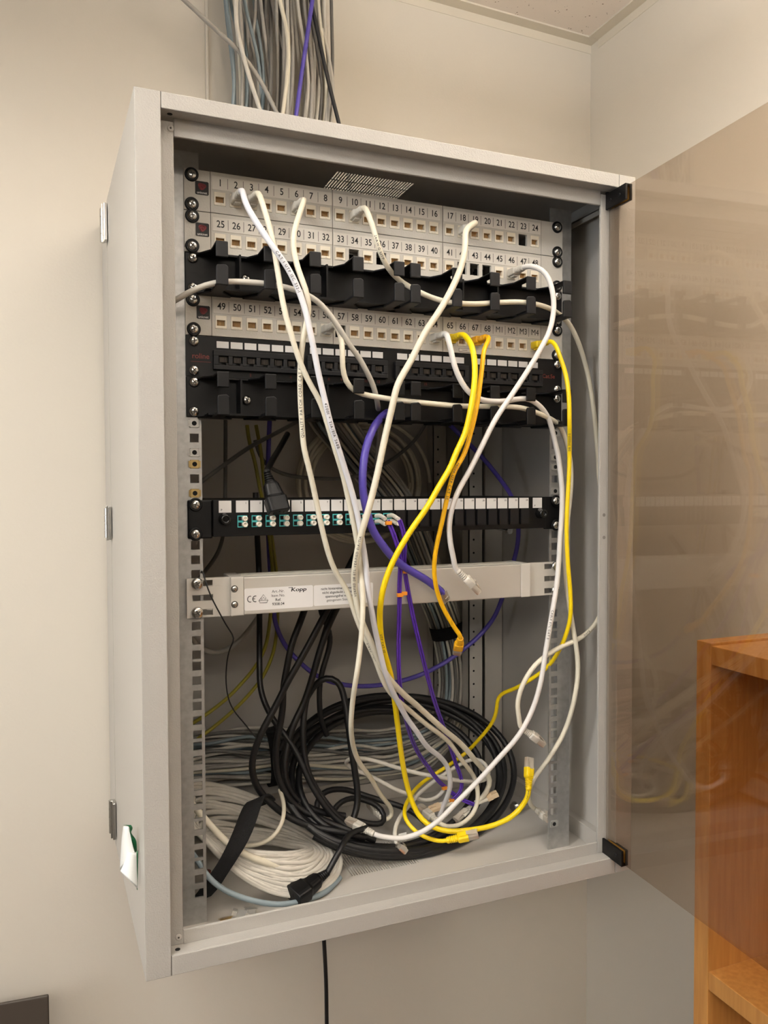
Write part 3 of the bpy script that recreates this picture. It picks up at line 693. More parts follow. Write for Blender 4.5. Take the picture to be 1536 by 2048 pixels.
def port(u, n, dy=34): return V((PXS[n-1], -dy, -(u-1)*U-28.6)), V((PXS[n-1], 8, -(u-1)*U-28.6))
def cord(label, col, r, raw, a=None, b=None, cat='network cable', group=None, name='patch_cable', prints=(), zmin=None, step=6.0):
    """a, b: end plugs (tail, nose, boot material, up, seated)"""
    group = group or {'patch_cable': 'patch cords of the cabinet', 'power_cable': 'black power cables'}.get(name)
    c = pts3(raw, ZB+4.5+r if zmin is None else zmin)
    if a: c = [a[0], a[0]+(a[0]-a[1]).normalized()*7]+c
    if b: c = c+[b[0]+(b[0]-b[1]).normalized()*7, b[0]]
    pp = smooth(c, step); mb = MB().tube(pp, r)
    for args in prints: print_on(mb, pp, r, *args)
    if not a and not b:
        return tag(obj(name, mb, [CORD[col], M_PRINT]), label, cat, group)
    t = thing(name, pp[0], label, cat, group)
    obj('jacket', mb, [CORD[col], M_PRINT], t)
    for e in (a, b):
        if e: plug(t, e[0], e[1], *e[2:])
    return t
DN = V((0, 0, -1))
def seat(u, n, bm=M_BOOT): p = port(u, n); return (p[0], p[1], bm, DN, True)
def free(px, py, y, nx, ny, far, bm=M_BOOT, upv=V((0, -.3, 1)), L=42):
    tail = P(px, py, y)
    if tail.z < ZB+9: tail = F(px, py, ZB+9)
    nose = nose_at(tail, nx, ny, L, far)
    if nose.z < ZB+9: nose.z = ZB+9
    return (tail, nose, bm, upv)
# white and cream patch cords
cord('cool white patch cord hanging from port 2 of the topmost panel', 'cool white', 3.3, [(490, 404, -52), (510, 440), (545, 492, -68), (575, 535), (597, 580), (612, 625), (620, 662, -76), (629, 705), (638, 752), (648, 793), (660, 844, -72),
    (676, 894), (691, 942), (705, 988), (718, 1044, -54), (723, 1075), (731, 1121), (737, 1185, -42), (744, 1225), (751, 1263), (760, 1303), (769, 1341, -24), (784, 1380), (797, 1406), (813, 1435), (834, 1464, 16), (854, 1493), (879, 1513), (893, 1530),
    (899, 1549, 62), (901, 1567), (897, 1587), (889, 1607), (881, 1624, 92), (876, 1640, 92)], a=seat(1, 2), prints=[('CAT 1 UTP IEC 332-1', 500, 4.2), ('42001 * TIA/EIA 568B', 800, 4.2)])
cord('cream patch cord hanging from port 3 of the topmost panel', 'cream', 3.1, [(524, 404, -50), (535, 440), (547, 490, -64), (555, 540), (563, 590), (571, 630), (582, 667, -70), (591, 699), (602, 729), (619, 766), (637, 797), (647, 822), (657, 855, -62),
    (672, 905), (686, 950), (695, 991), (704, 1030, -46), (712, 1073), (718, 1108, -40), (723, 1162), (726, 1199), (725, 1237, -46), (723, 1269), (719, 1308), (714, 1345, -42), (711, 1363), (705, 1405), (702, 1445, -8), (703, 1470), (709, 1502), (719, 1526, 44),
    (735, 1547), (747, 1565), (761, 1590, 88), (776, 1608), (785, 1621, 104), (785, 1633, 104), (778, 1638, 104)], a=seat(1, 3), b=free(764, 1635, 104, 740, 1607, True))
cord('cream patch cord hanging from port 6 with printing along its jacket', 'cream', 3.1, [(603, 414, -50), (598, 432), (590, 455), (586, 480, -60), (590, 515), (600, 550), (612, 580, -72), (617, 605), (615, 640), (607, 669, -66), (604, 696), (601, 726), (600, 757, -62),
    (601, 800), (604, 847), (607, 891, -56), (620, 945), (632, 1000), (643, 1053, -40), (650, 1082), (661, 1120), (674, 1149), (690, 1173, -25), (700, 1196), (709, 1225), (718, 1250), (734, 1284, -18), (747, 1310), (758, 1340), (771, 1372, -6), (790, 1396), (810, 1413), (830, 1430), (853, 1449, 34), (878, 1467),
    (893, 1479), (908, 1497), (921, 1517, 66), (940, 1541), (950, 1557, 86), (956, 1585), (953, 1613, 82), (939, 1636), (921, 1650, 74), (898, 1653, 72)], a=seat(1, 6), b=free(879, 1646, 72, 838, 1613, True), prints=[('QUALITY PATCH CORD CAT.5 UTP', 880, 4.2, False), ('roline CABLE', 1318, 3.7, False)])
cord('cream patch cord clipped along the upper hooked manager from port 10', 'cream', 3.1, [(734, 424, -50), (745, 450), (757, 495, -60), (775, 535, -50), (790, 553, -40), (806, 566, -36), (830, 580, -40), (860, 594, -46), (890, 603, -50), (940, 608, -50), (1000, 605, -50), (1040, 604, -50), (1075, 609, -50), (1100, 617, -46),
    (1120, 630, -34), (1140, 650, -20), (1155, 680), (1175, 745, -8), (1188, 825), (1195, 900), (1200, 970, -20), (1213, 1040, -20), (1218, 1110, -20), (1212, 1195), (1197, 1238, -22), (1170, 1270), (1110, 1300), (1070, 1330, -26), (1045, 1370), (1034, 1412), (1040, 1446, -20)], a=seat(1, 10), b=free(1044, 1457, -18, 1086, 1487, True),
     prints=[('24AWG UTP', 470, 3.7), ('Belkin', 1262, 3.5)])
cord('thick cream patch cord sweeping left across the rack from port 18', 'cream', 3.7, [(930, 462, -56), (931, 482), (929, 505, -66), (922, 535), (905, 575), (880, 620, -78), (850, 665), (820, 725), (795, 769, -84), (784, 816), (769, 879), (761, 919, -74), (753, 955), (744, 992), (736, 1023, -66), (726, 1056), (718, 1086), (713, 1114, -52), (709, 1139), (708, 1165),
    (711, 1191, -34), (716, 1217), (722, 1240), (734, 1267, -26), (744, 1289), (755, 1315), (764, 1335), (779, 1358, -8), (791, 1372), (810, 1391), (834, 1411), (856, 1431, 30), (875, 1448), (892, 1463), (918, 1484), (937, 1504, 66), (953, 1524), (970, 1543), (980, 1558, 92), (981, 1570), (974, 1583), (966, 1595, 100), (957, 1606)], a=seat(1, 18), b=free(946, 1612, 104, 912, 1642, False),
     prints=[('VERIFIED DB ETL VERIFIED EIA/TIA', 1195, 3.8, False)])
cord('white patch cord curving down from port 46 to a loose plug before the power strip', 'white', 3.2, [(1057, 531, -50), (1075, 533), (1093, 548), (1104, 578, -66), (1108, 610), (1100, 660), (1080, 700, -74), (1050, 750), (1020, 795), (990, 840, -72), (965, 890), (940, 940), (915, 985, -60), (903, 1020), (898, 1060), (904, 1105, -46), (910, 1130, -42)], a=seat(2, 22), b=free(914, 1140, -40, 957, 1183, True))
cord('grey twisted patch cord entering from the left through the upper hooked manager', 'grey', 3.1, [(330, 612, -30), (352, 600, -34), (380, 583, -42), (410, 570), (430, 565, -48), (470, 563), (530, 567), (560, 572, -50), (600, 583), (635, 602, -56), (660, 630), (683, 663, -54), (697, 688), (715, 710), (732, 741, -40), (747, 772), (754, 801, -24), (757, 826, 12), (760, 855, 60), (758, 879, 90), (752, 930, 120)])
cord('cream patch cord from port 56 running along the lower hooked manager', 'cream', 3.1, [(676, 655, -46), (682, 672), (685, 707, -56), (685, 735), (690, 760), (698, 776, -50), (709, 785, -48), (729, 790), (755, 794), (785, 799, -50), (830, 804), (870, 808), (920, 812, -50), (980, 813), (1040, 815, -50), (1070, 824, -46), (1102, 838, -40), (1117, 848), (1128, 870, -30), (1137, 900), (1142, 941, -24), (1141, 985), (1136, 1029),
    (1131, 1090, -26), (1132, 1150), (1138, 1205), (1145, 1250, -28), (1151, 1284), (1156, 1335), (1150, 1392, -22), (1129, 1463), (1095, 1521, 0), (1066, 1561), (1057, 1588, 30), (1060, 1608), (1067, 1616, 44)], a=seat(4, 8), b=free(1074, 1620, 46, 1102, 1640, False))
cord('bright white patch cord from port 64 ending in a loose plug at the cabinet bottom', 'white', 3.3, [(894, 672, -50), (900, 690), (906, 722, -64), (918, 755), (936, 783, -64), (960, 799), (1000, 803, -56), (1030, 799, -50), (1052, 796, -48), (1068, 803, -46), (1082, 814), (1094, 830), (1102, 850, -40), (1109, 880), (1116, 909, -36), (1120, 938), (1124, 978), (1124, 1022, -34), (1120, 1080), (1117, 1130), (1112, 1180, -34), (1100, 1250), (1090, 1311), (1082, 1362, -30), (1065, 1419),
    (1038, 1470, -20), (997, 1517), (957, 1561, 5), (916, 1602), (875, 1643, 25), (835, 1668), (796, 1677, 40), (765, 1673, 46)], a=seat(4, 16), b=free(748, 1668, 48, 693, 1640, True), prints=[('CABLE ETL CAT.5', 1215, 3.7)])
cord('greyish white loop of cord with a clear bootless plug at the cabinet bottom', 'pale grey', 2.9, [(888, 1580, 120), (876, 1595, 122), (862, 1602), (849, 1602), (826, 1593, 120), (811, 1586), (792, 1580), (771, 1568, 128), (743, 1553), (718, 1543, 145), (698, 1534, 150), (690, 1525, 146), (700, 1516, 138), (719, 1516, 130), (740, 1519), (771, 1528, 120), (810, 1540), (849, 1549), (879, 1554, 104), (898, 1558), (937, 1563, 100), (960, 1562), (974, 1558, 104), (979, 1548, 112), (976, 1538, 122), (973, 1527), (963, 1519, 134),
    (950, 1517), (934, 1522), (911, 1534, 140), (890, 1548), (869, 1562), (850, 1577, 130), (835, 1590), (819, 1610, 104), (806, 1626), (796, 1641, 84), (790, 1657), (789, 1675, 62), (791, 1688, 54)], b=free(799, 1694, 52, 818, 1706, False, None, V((.4, -.5, .6))))
tag(obj('cable_flag', MB().hexa([F(x, y, z) for x, y in ((797, 1668), (813, 1664), (797, 1682), (813, 1682)) for z in (-802, -800)]), M_PAPER), 'small white paper flag beside the clear bootless plug', 'cable flag')
# yellow patch cords
cord('thick yellow patch cord from port 65 ending in an upright loose plug', 'yellow', 3.5, [(929, 670, -46), (940, 684), (947, 705, -70), (950, 730), (949, 765), (943, 810, -80), (930, 868), (910, 910), (903, 931, -72), (879, 971), (856, 1012, -66), (825, 1056), (798, 1100, -54), (778, 1141), (766, 1178, -40), (760, 1218), (761, 1264, -20), (765, 1289), (771, 1313), (780, 1343, -4), (789, 1400, 22), (793, 1431), (797, 1463, 40), (801, 1496), (806, 1530, 60),
    (811, 1557), (816, 1578, 72), (824, 1604), (837, 1630, 66), (853, 1648), (875, 1658, 50), (898, 1663), (929, 1661, 34), (961, 1657), (992, 1649, 26), (1023, 1634), (1045, 1612, 20), (1055, 1594, 16)], a=seat(4, 17, M_BOOTY), b=free(1057, 1580, 14, 1059, 1503, True, M_BOOTY, V((0, -1, .1)), 50), prints=[('UTP CAT 5E', 1270, 3.7), ('roline', 1598, 3.7)])
cord('amber patch cord from port 67 ending in a loose plug below the power strip', 'amber', 2.8, [(979, 676, -44), (972, 690), (966, 708, -62), (965, 727), (961, 760), (953, 817, -72), (940, 871), (926, 915), (910, 938, -66), (896, 988), (883, 1049, -54), (872, 1097), (868, 1134, -40), (872, 1174), (886, 1215, -24), (903, 1245), (917, 1267, -16)], a=seat(4, 19, M_BOOTA), b=free(921, 1276, -14, 914, 1306, True, M_BOOTA), prints=[('roline UTP CAT 5E', 930, 4.2)])
cord('thin yellow patch cord from port M4 with a loose yellow plug on the cabinet bottom', 'yellow', 2.7, [(1104, 681, -44), (1112, 690), (1117, 706, -60), (1129, 739), (1137, 783, -68), (1139, 851, -66), (1139, 901, -52), (1138, 950), (1135, 1000, -46), (1133, 1060), (1136, 1130, -42), (1141, 1190), (1141, 1235, -36), (1136, 1257), (1122, 1294, -20), (1095, 1334), (1045, 1369, 40), (1020, 1381), (1003, 1387, 80), (996, 1394, 86), (994, 1410), (993, 1424, 92), (984, 1446), (963, 1473, 124), (930, 1507, 150), (886, 1538),
    (845, 1565, 138), (821, 1592), (809, 1617, 86), (811, 1639, 66), (831, 1663), (858, 1678, 40), (880, 1682, 34)], a=seat(4, 24, M_BOOTY), b=free(893, 1681, 32, 966, 1665, False, M_BOOTY, V((0, -.5, 1)), 46), prints=[('DB 7M0332-2', 905, 3.5, False), ('roline', 1500, 3.5, False)])
# purple cables
cord('thick purple cable ending in a clear plug at the power strip front', 'purple', 4.6, [(800, 812, 40), (783, 821, 10), (765, 832, -16), (745, 860, -40), (732, 895), (726, 940, -52), (726, 985), (733, 1020, -50), (745, 1060), (765, 1090, -40), (785, 1115), (810, 1135, -32), (840, 1152), (865, 1168, -26), (882, 1183, -24)], b=(P(884, 1186, -23.5), nose_at(P(884, 1186, -23.5), 898, 1217, 42, True), None, V((0, -1, 0))))
cord('blue violet cable looping behind the fibre panel and the power strip', 'purple', 3.4, [(900, 850, 150), (935, 885, 150), (965, 915), (990, 945, 140), (1005, 965), (1022, 990, 140), (1034, 1030), (1037, 1060, 150), (1035, 1090), (1028, 1120, 160), (1003, 1200, 170), (985, 1240), (955, 1275, 180), (925, 1300), (890, 1325, 190), (840, 1350), (790, 1365, 200), (740, 1372), (690, 1370, 205), (640, 1355), (600, 1325, 210), (570, 1290), (552, 1250, 215), (545, 1200), (538, 1100, 220), (535, 1000), (537, 900, 225), (540, 820, 225)], name='network_cable')
def duplex(label, raw, boots_at, end_tail, end_nose, clips):
    c = smooth(pts3(raw), 5); t = thing('fibre_cable', c[0], label, 'fibre cable')
    for s_ in (-1.5, 1.5):
        q = []
        for i, p in enumerate(c):
            d = (c[min(i+1, len(c)-1)]-c[max(i-1, 0)]).normalized(); n = d.cross(V((0, 1, 0))); n = n.normalized() if n.length > .1 else V((1, 0, 0)); q.append(p+n*s_)
        obj('strand', MB().tube(q, 1.45, 8), CORD['violet'], t)
    def lc(tail, nose, upv):
        d = (nose-tail).normalized(); s_ = upv.cross(d).normalized(); u_ = d.cross(s_)
        T = lambda v: tail+d*v.x+s_*v.y+u_*v.z
        m = MB().box(18, 26, -2.6, 9, -2.6, 2.6, T=T).box(24, 35, -2.2, 2.2, -2.2, 2.2, T=T).box(24, 35, 4.2, 8.6, -2.2, 2.2, T=T); h = obj('connector', m, M_BEIGE, t, label='beige twin fibre connector')
        for yy in (0, 6.4): obj('boot', MB().loft([(0, 3.4, 3.4, 2), (8, 4.2, 4.2, 2), (18, 5, 5, 2.6)], n=12, T=lambda v: T(v+V((0, yy, 0)))), M_CAPW, h)
    for z in (3.3, -3.3):
        a = boots_at+V((1, 0, z)); s_ = smooth([a, a+V((1, -12, 1)), a+V((3, -22, -3)), c[0]+V((0, 0, z*.4))], 3)
        obj('boot', MB().tube(s_[:max(4, int(len(s_)*.85))], 2.5, 10), M_CAPW, t)
        obj('connector', MB().box(a.x-2.6, a.x+2.6, a.y, a.y+6, a.z-2.4, a.z+2.4), M_BEIGE, t)
    lc(end_tail, end_nose, V((0, -.2, 1)))
    for p in clips: obj('clip', MB().box(p.x-3.6, p.x+3.6, p.y-2.4, p.y+2.4, p.z-2.2, p.z+2.2), M_ORANGE, t, bevel=.5)
duplex('violet twin fibre cord from port 11 bending right at the bottom', [(775, 1041, -38), (785, 1062, -40), (794, 1088), (800, 1110, -36), (801, 1132), (799, 1165, -24), (799, 1204), (798, 1243, -12), (797, 1295), (798, 1346, 0), (800, 1372), (803, 1398), (808, 1421, 20), (815, 1451), (824, 1479, 50), (839, 1510), (862, 1542, 90), (876, 1561), (889, 1573, 102), (903, 1585), (915, 1594, 104), (930, 1602), (949, 1609, 98)],
       V((-24.4, -8, -380.8)), P(952, 1609, 97), P(994, 1590, 90), [P(777, 1046, -40), P(800, 1190, -22), P(889, 1576, 100)])
duplex('violet twin fibre cord from port 12 bending left at the bottom', [(799, 1040, -40), (804, 1051, -40), (808, 1070), (810, 1095, -34), (808, 1113), (809, 1139, -26), (812, 1158), (819, 1197, -14), (827, 1237), (836, 1275, -4), (848, 1326, 10), (856, 1356), (865, 1389, 32), (875, 1420), (885, 1448, 60), (894, 1473), (903, 1500, 86), (912, 1528), (922, 1555, 100), (925, 1573), (922, 1585, 102), (914, 1593), (904, 1600, 100)],
       V((-8.6, -8, -380.8)), P(900, 1601, 100), P(860, 1616, 96), [P(811, 1143, -27), P(808, 1187, -21), P(903, 1601, 99)])
# black power cables
BLK = [('black cable hanging left of centre behind the fibre panel', 4.0, [(511, 985, 190), (514, 1060, 190), (518, 1150, 180), (519, 1260, 160), (519, 1335, 140), (520, 1370), (527, 1400), (540, 1428, 125), (556, 1453), (574, 1475, 112), (592, 1503), (606, 1532, 100), (616, 1556), (631, 1584, 90), (652, 1615), (675, 1641, 80), (700, 1655, 75)]),
       ('black cable bowing furthest left over the grey coil', 4.3, [(672, 1190, 60), (650, 1228, 60), (620, 1285, 66), (592, 1335, 70), (574, 1366), (558, 1399, 74), (540, 1433), (523, 1465, 76), (511, 1496), (504, 1525, 80), (507, 1557), (520, 1583, 80), (540, 1605), (565, 1626, 76), (597, 1644), (634, 1655, 68), (680, 1664, 60), (730, 1675, 60)]),
       ('black cable bowing left just inside the leftmost one', 4.3, [(618, 1195, 90), (600, 1245, 90), (583, 1290), (574, 1335, 92), (567, 1373), (565, 1420, 94), (558, 1460), (552, 1496, 96), (552, 1529), (558, 1559, 96), (574, 1592), (599, 1617, 90), (634, 1635), (670, 1650, 78), (706, 1664, 70), (750, 1680, 66)]),
       ('black cable hanging in the third bow from the left', 4.4, [(690, 1185, 110), (660, 1245, 110), (640, 1300), (630, 1335, 112), (617, 1380), (605, 1413, 114), (588, 1446), (577, 1484, 112), (570, 1520), (570, 1550, 108), (579, 1579), (597, 1601, 104), (621, 1617), (650, 1626, 98), (690, 1632, 96)]),
       ('black cable falling steeply to the loose white plug', 4.3, [(720, 1090, 150), (690, 1150, 140), (655, 1250, 128), (632, 1330, 122), (616, 1384), (609, 1420, 118), (606, 1475), (612, 1529, 108), (623, 1561), (643, 1594, 96), (666, 1623), (690, 1645, 86), (720, 1662, 80)]),
       ('cut off black cable end hanging above the grey bundle', 3.8, [(640, 1180, 150), (642, 1225, 150), (655, 1252), (661, 1275, 150), (656, 1305), (645, 1340, 150), (639, 1375), (639, 1408, 150), (642, 1440), (654, 1471, 152)]),
       ('black cable arching over and down to the small black loops', 4.3, [(560, 1500, 150), (578, 1465, 150), (600, 1425), (618, 1388, 140), (634, 1366), (650, 1355, 130), (664, 1353), (677, 1363, 124), (687, 1390), (695, 1438, 112), (702, 1493), (709, 1538, 100), (715, 1583), (714, 1615, 92), (706, 1640, 88)]),
       ('small black loop lying behind the loose white plug', 4.0, [(640, 1640, 110), (632, 1619, 120), (637, 1594, 130), (654, 1581, 138), (675, 1578), (700, 1581, 140), (727, 1590), (762, 1601, 128), (803, 1613), (832, 1628, 110), (850, 1645, 100)]),
       ('inner small black loop beside the grey clear tipped plug', 3.8, [(668, 1620, 108), (680, 1603, 116), (695, 1597), (712, 1596, 120), (744, 1605), (762, 1616, 112), (772, 1630), (770, 1645, 96), (745, 1648, 96), (710, 1640, 100)])]
for lb, r, raw in BLK: cord(lb, 'black', r, raw, name='power_cable', cat='power cable')
def ring(label, cx, cy, rx, ry, y0, y1, turns, r, col, name, jit=.03, seed=1, n=28, shrink=.06, cat='cable coil', spin=0.0):
    q = random.Random(seed); raw = []
    for k in range(turns*n+1):
        th = 2*math.pi*k/n+spin; s_ = 1-shrink*(k/n)/turns+jit*math.sin(k/n*2.4+seed)+jit*.6*math.sin(th*2+k/n*1.7)
        y = (y0+y1)/2+(y1-y0)/2*math.sin(th)+6*math.sin(k/n*3.1+seed*2)
        raw.append((cx+rx*s_*math.cos(th)+8*math.sin(k/n*1.9+seed), cy-ry*s_*math.sin(th), y))
    return cord(label, col, r, raw, name=name, cat=cat, step=9)
ring('wide coil of heavy black cable leaning at the back of the cabinet bottom', 785, 1551, 228, 160, 45, 215, 4, 4.6, 'black', 'cable_coil', seed=1, spin=3.95)
ring('inner coil of heavy black cable within the wide one', 768, 1556, 200, 146, 60, 205, 3, 4.4, 'black', 'cable_coil', seed=4, shrink=.1, spin=4.15)
ring('coil of cream cable hung on the back panel behind the fibre panel', 722, 965, 128, 128, 312, 312, 6, 2.9, 'cream', 'cable_coil', jit=.02, seed=2, shrink=.26)
# appliance connector hanging in front of the fibre panel and one lying on the floor
def iec(label, raw, tail, nose, L, upv, r=3.7, female=True):
    t = cord(label, 'black', r, raw+[tail], name='power_lead', cat='power lead')
    return t
def lead(label, raw, tail, nose, upv, r=3.7, sc=1.0):
    c = pts3(raw)+[tail]; pp = smooth(c); t = thing('power_lead', pp[0], label, 'power lead')
    obj('jacket', MB().tube(pp, r), CORD['black'], t)
    d = (nose-tail).normalized(); s_ = upv.cross(d).normalized(); u_ = d.cross(s_); T = lambda v: tail+(d*v.x+s_*v.y+u_*v.z)*sc
    bd = MB(); secs = []
    for i in range(5): secs += [(i*3.2, 9+i*1.2, 9+i*.8, 2), (i*3.2+2, 9+i*1.2, 9+i*.8, 2), (i*3.2+2.1, 7+i*1.2, 7+i*.8, 2), (i*3.2+3.1, 7+i*1.2, 7+i*.8, 2)]
    bd.loft(secs, T=T, n=16); obj('strain_relief', bd, M_BLACK, t)
    b = MB().loft([(15, 15, 13, 2.6), (19, 20, 15, 3), (34, 24, 17, 4), (37, 26, 19, 5), (38, 28, 20, 6), (56, 27, 19.5, 6), (57, 26, 18.5, 6)], n=20, T=T, sm=False)
    for yy, zz in ((0, 2.2), (-7, -2.2), (7, -2.2)): b.box(56.2, 57.1, yy-1.2, yy+1.2, zz-2.3, zz+2.3, 1, T=T)
    obj('connector', b, [M_BLACK, M_VOID], t, bevel=.6*sc)
lead('black mains lead with its socket end hanging before the fibre panel', [(575, 868, 150), (560, 895, 120), (545, 920, 60), (535, 940, 10)], P(534, 944, -14), P(560, 1030, -34), V((.1, -1, .1)), sc=.86)
lead('black mains lead with its plug end lying at the front of the cabinet bottom', [(735, 1655, 60), (700, 1668, 48), (680, 1700, 20)], F(655, 1745, -806), F(560, 1812, -818), V((0, -.3, 1)), sc=.95)
t0 = P(651, 1860, 240); cord('black cable hanging down the wall from under the cabinet', 'black', 3.2, [V((t0.x, 268, ZB-2)), V((t0.x, 272, ZB-50)), (652, 1960, 276), (653, 2010, 278), (654, 2100, 280), V((P(654, 2100, 280).x, 282, -1300)), V((P(654, 2100, 280).x+4, 284, FLOOR_Z+6))], name='power_cable', cat='power cable', zmin=-3000)
# earth wires and thin things at the left
cord('green and yellow earth wire nearer the left rail', 'earth yellow', 2.6, [(494, 850, 200), (499, 885, 200), (509, 921), (518, 967, 200), (530, 1030, 205), (540, 1085), (545, 1160, 210), (538, 1256, 215), (529, 1299), (509, 1336, 220), (483, 1367), (455, 1396, 225), (411, 1430, 228), (380, 1450, 230)], name='earth_wire', cat='earth wire')
cord('green and yellow earth wire with the wider bend', 'earth yellow', 2.6, [(512, 850, 205), (522, 905), (530, 980, 205), (545, 1085), (553, 1150, 215), (555, 1230), (553, 1267, 220), (546, 1307), (526, 1353, 225), (500, 1387), (469, 1419, 230), (429, 1453, 232), (395, 1478, 232)], name='earth_wire', cat='earth wire')
cord('thin black wire knotted at the left rail above the power strip', 'black', .8, [(404, 1148, 4), (400, 1144, -3), (402, 1139, -8), (408, 1143, -8), (407, 1150, -10), (416, 1178, -14), (426, 1202), (441, 1229, -14), (456, 1257), (471, 1277, -6), (466, 1284, 0), (456, 1310, 20), (452, 1345), (454, 1385, 40), (462, 1412), (478, 1435, 60), (494, 1452), (504, 1468, 70), (513, 1476, 72)], name='tie_wire', cat='wire')
cord('pale cable curling behind the left rail below the power strip', 'mid grey', 3.4, [(530, 1215, 200), (505, 1250, 200), (480, 1280), (455, 1299, 190), (425, 1305), (400, 1295, 180), (380, 1270, 170)], name='network_cable')
for lb, raw in (('dark cable slanting up from the left rail behind the rack', [(375, 985, 120), (410, 958, 140), (455, 925), (500, 894, 170), (560, 862, 190), (600, 840, 195)]),
                ('dark cable sagging across the middle behind the rack', [(510, 880, 230), (520, 912), (540, 935, 230), (575, 950), (640, 957, 235), (700, 955), (745, 940, 235), (790, 915), (830, 880, 240), (850, 850, 240)]),
                ('dark cable hanging straight down near the left rail', [(451, 840, 240), (451, 900, 240), (450, 1000, 240), (448, 1060, 235), (436, 1105), (412, 1140, 200), (395, 1160, 180)])):
    cord(lb, 'dark grey', 2.8, raw, name='network_cable')
# bundle from the ceiling through the cabinet to its bottom
CORE = [P(x, y, d) for x, y, d in ((640, 800, 285), (700, 890, 280), (790, 1000, 276), (855, 1150, 272), (897, 1260, 270), (912, 1370, 268), (893, 1450, 268), (825, 1500, 272), (760, 1510, 276), (700, 1512, 280), (630, 1512, 283), (560, 1512, 285), (490, 1513, 285), (430, 1515, 285), (330, 1530, 280))]
N = 46; order = list(range(N)); R.shuffle(order)
GL = {'grey': 'grey network cable running with the bundle from the ceiling', 'pale grey': 'pale grey network cable running with the bundle from the ceiling', 'blue grey': 'blue grey network cable running with the bundle from the ceiling',
      'cream': 'cream network cable running with the bundle from the ceiling', 'mid grey': 'middling grey network cable running with the bundle from the ceiling', 'navy': 'blackish blue network cable running with the bundle from the ceiling', 'dark grey': 'dark grey network cable running with the bundle from the ceiling'}
rad = []
k = 0
while len(rad) < N:                              # sunflower packing of the strands
    a = k*2.39996; rr = 4.3*math.sqrt(k+.5); rad.append((rr*math.cos(a), rr*math.sin(a)*.9)); k += 1
for i in range(N):
    fx = i/(N-1); xt = -134+158*fx+R.uniform(-4, 4); yt = R.uniform(290, 330)
    col = 'blue grey' if i in (0, 1, 2, 7, 8, 9) else R.choice(['pale grey', 'grey', 'mid grey', 'mid grey', 'dark grey', 'grey', 'mid grey', 'navy' if fx > .5 else 'dark grey', 'cream'])
    j = order[i]; a, b = rad[j]
    if b > 8 and col in ('cream', 'pale grey'): col = 'mid grey'
    xm = xt+8+R.uniform(-14, 14); c = [V((xt, yt, 520)), V((xt+R.uniform(-8, 8), yt, 400)), V((xm, R.uniform(285, 322), 270)), V((-70+(xm+50)*.75, 285+R.uniform(-12, 22), 45)), V((-40+a*1.6, 288+b*.8, -90))]
    for m_, p in enumerate(CORE):
        d = (CORE[min(m_+1, len(CORE)-1)]-CORE[max(m_-1, 0)]).normalized(); n = V((d.z, 0, -d.x)).normalized(); sq = 1.35 if m_ > 6 else 1.0
        jx = R.uniform(-7, 7) if 6 < m_ else R.uniform(-1.5, 1.5)
        c.append(p+n*(a*sq+jx)+V((0, b*.85+(R.uniform(-4, 4) if m_ > 6 else 0), 0)))
    tag(obj('network_cable', MB().tube(smooth(c, 12), 2.75, 8), CORD[col]), GL[col], 'network cable', 'network cables of the ceiling bundle')
def upper(label, col, r, raw, name='network_cable'):
    a, b = [P(q[0], q[1], raw[0][2]) for q in raw[:2]]; d = (a-b).normalized(); e = a+d*((CEIL_Z+2-a.z)/d.z)   # on to the ceiling
    return cord(label, col, r, [e]+raw, name=name, zmin=-3000)
upper('purple cable slanting across the right of the ceiling bundle', 'purple', 3.3, [(632, -40, 282), (625, 0, 282), (614, 75), (603, 150, 280), (593, 225, 276), (585, 290, 274), (580, 380, 272)])
upper('black cable splaying out furthest right from the ceiling bundle', 'black', 3.0, [(612, -40, 285), (628, 30, 284), (645, 110), (661, 180, 280), (676, 240, 276), (690, 300, 274), (700, 380, 272)])
upper('grey cable slanting in from the upper left to the ceiling bundle', 'mid grey', 3.2, [(300, -60, 285), (368, 0, 284), (430, 58), (480, 105, 280), (520, 160), (547, 213, 276), (570, 260, 274), (590, 340, 274)])
upper('pale grey printed cable crossing in front of the ceiling bundle', 'pale grey', 3.2, [(478, -40, 276), (472, 10, 276), (474, 55), (485, 105, 274), (502, 165), (518, 213, 272), (530, 260), (540, 330, 272)])
upper('cream cable bowed to the right in front of the ceiling bundle', 'cream', 3.2, [(553, -40, 276), (562, 10, 276), (573, 60), (577, 110, 274), (574, 160), (567, 218, 272), (560, 270), (555, 330, 272)])
def strap(label, c, ax, ra, rb, h, tilt=0):
    d = ax.normalized(); u_ = d.cross(V((0, 1, 0))).normalized(); w = d.cross(u_); n = 28
    pts = [c+u_*ra*math.cos(2*math.pi*i/n)+w*rb*math.sin(2*math.pi*i/n) for i in range(n+3)]
    for i in (n+1, n+2): pts[i] = pts[i]+(pts[i]-c).normalized()*2
    tag(obj('hook_and_loop_strap', MB().strip(pts, [d*h]*len(pts), 2.0), M_VELC), label, 'cable strap')
cz = P(897, 1258, 270); strap('black fabric strap round the cable bundle beside the right rear rail', cz, CORE[5]-CORE[3], 30, 27, 20)
cz = P(545, 1512, 285); strap('black fabric strap round the grey bundle behind the black cables', cz, V((1, 0, .05)), 44, 32, 20)
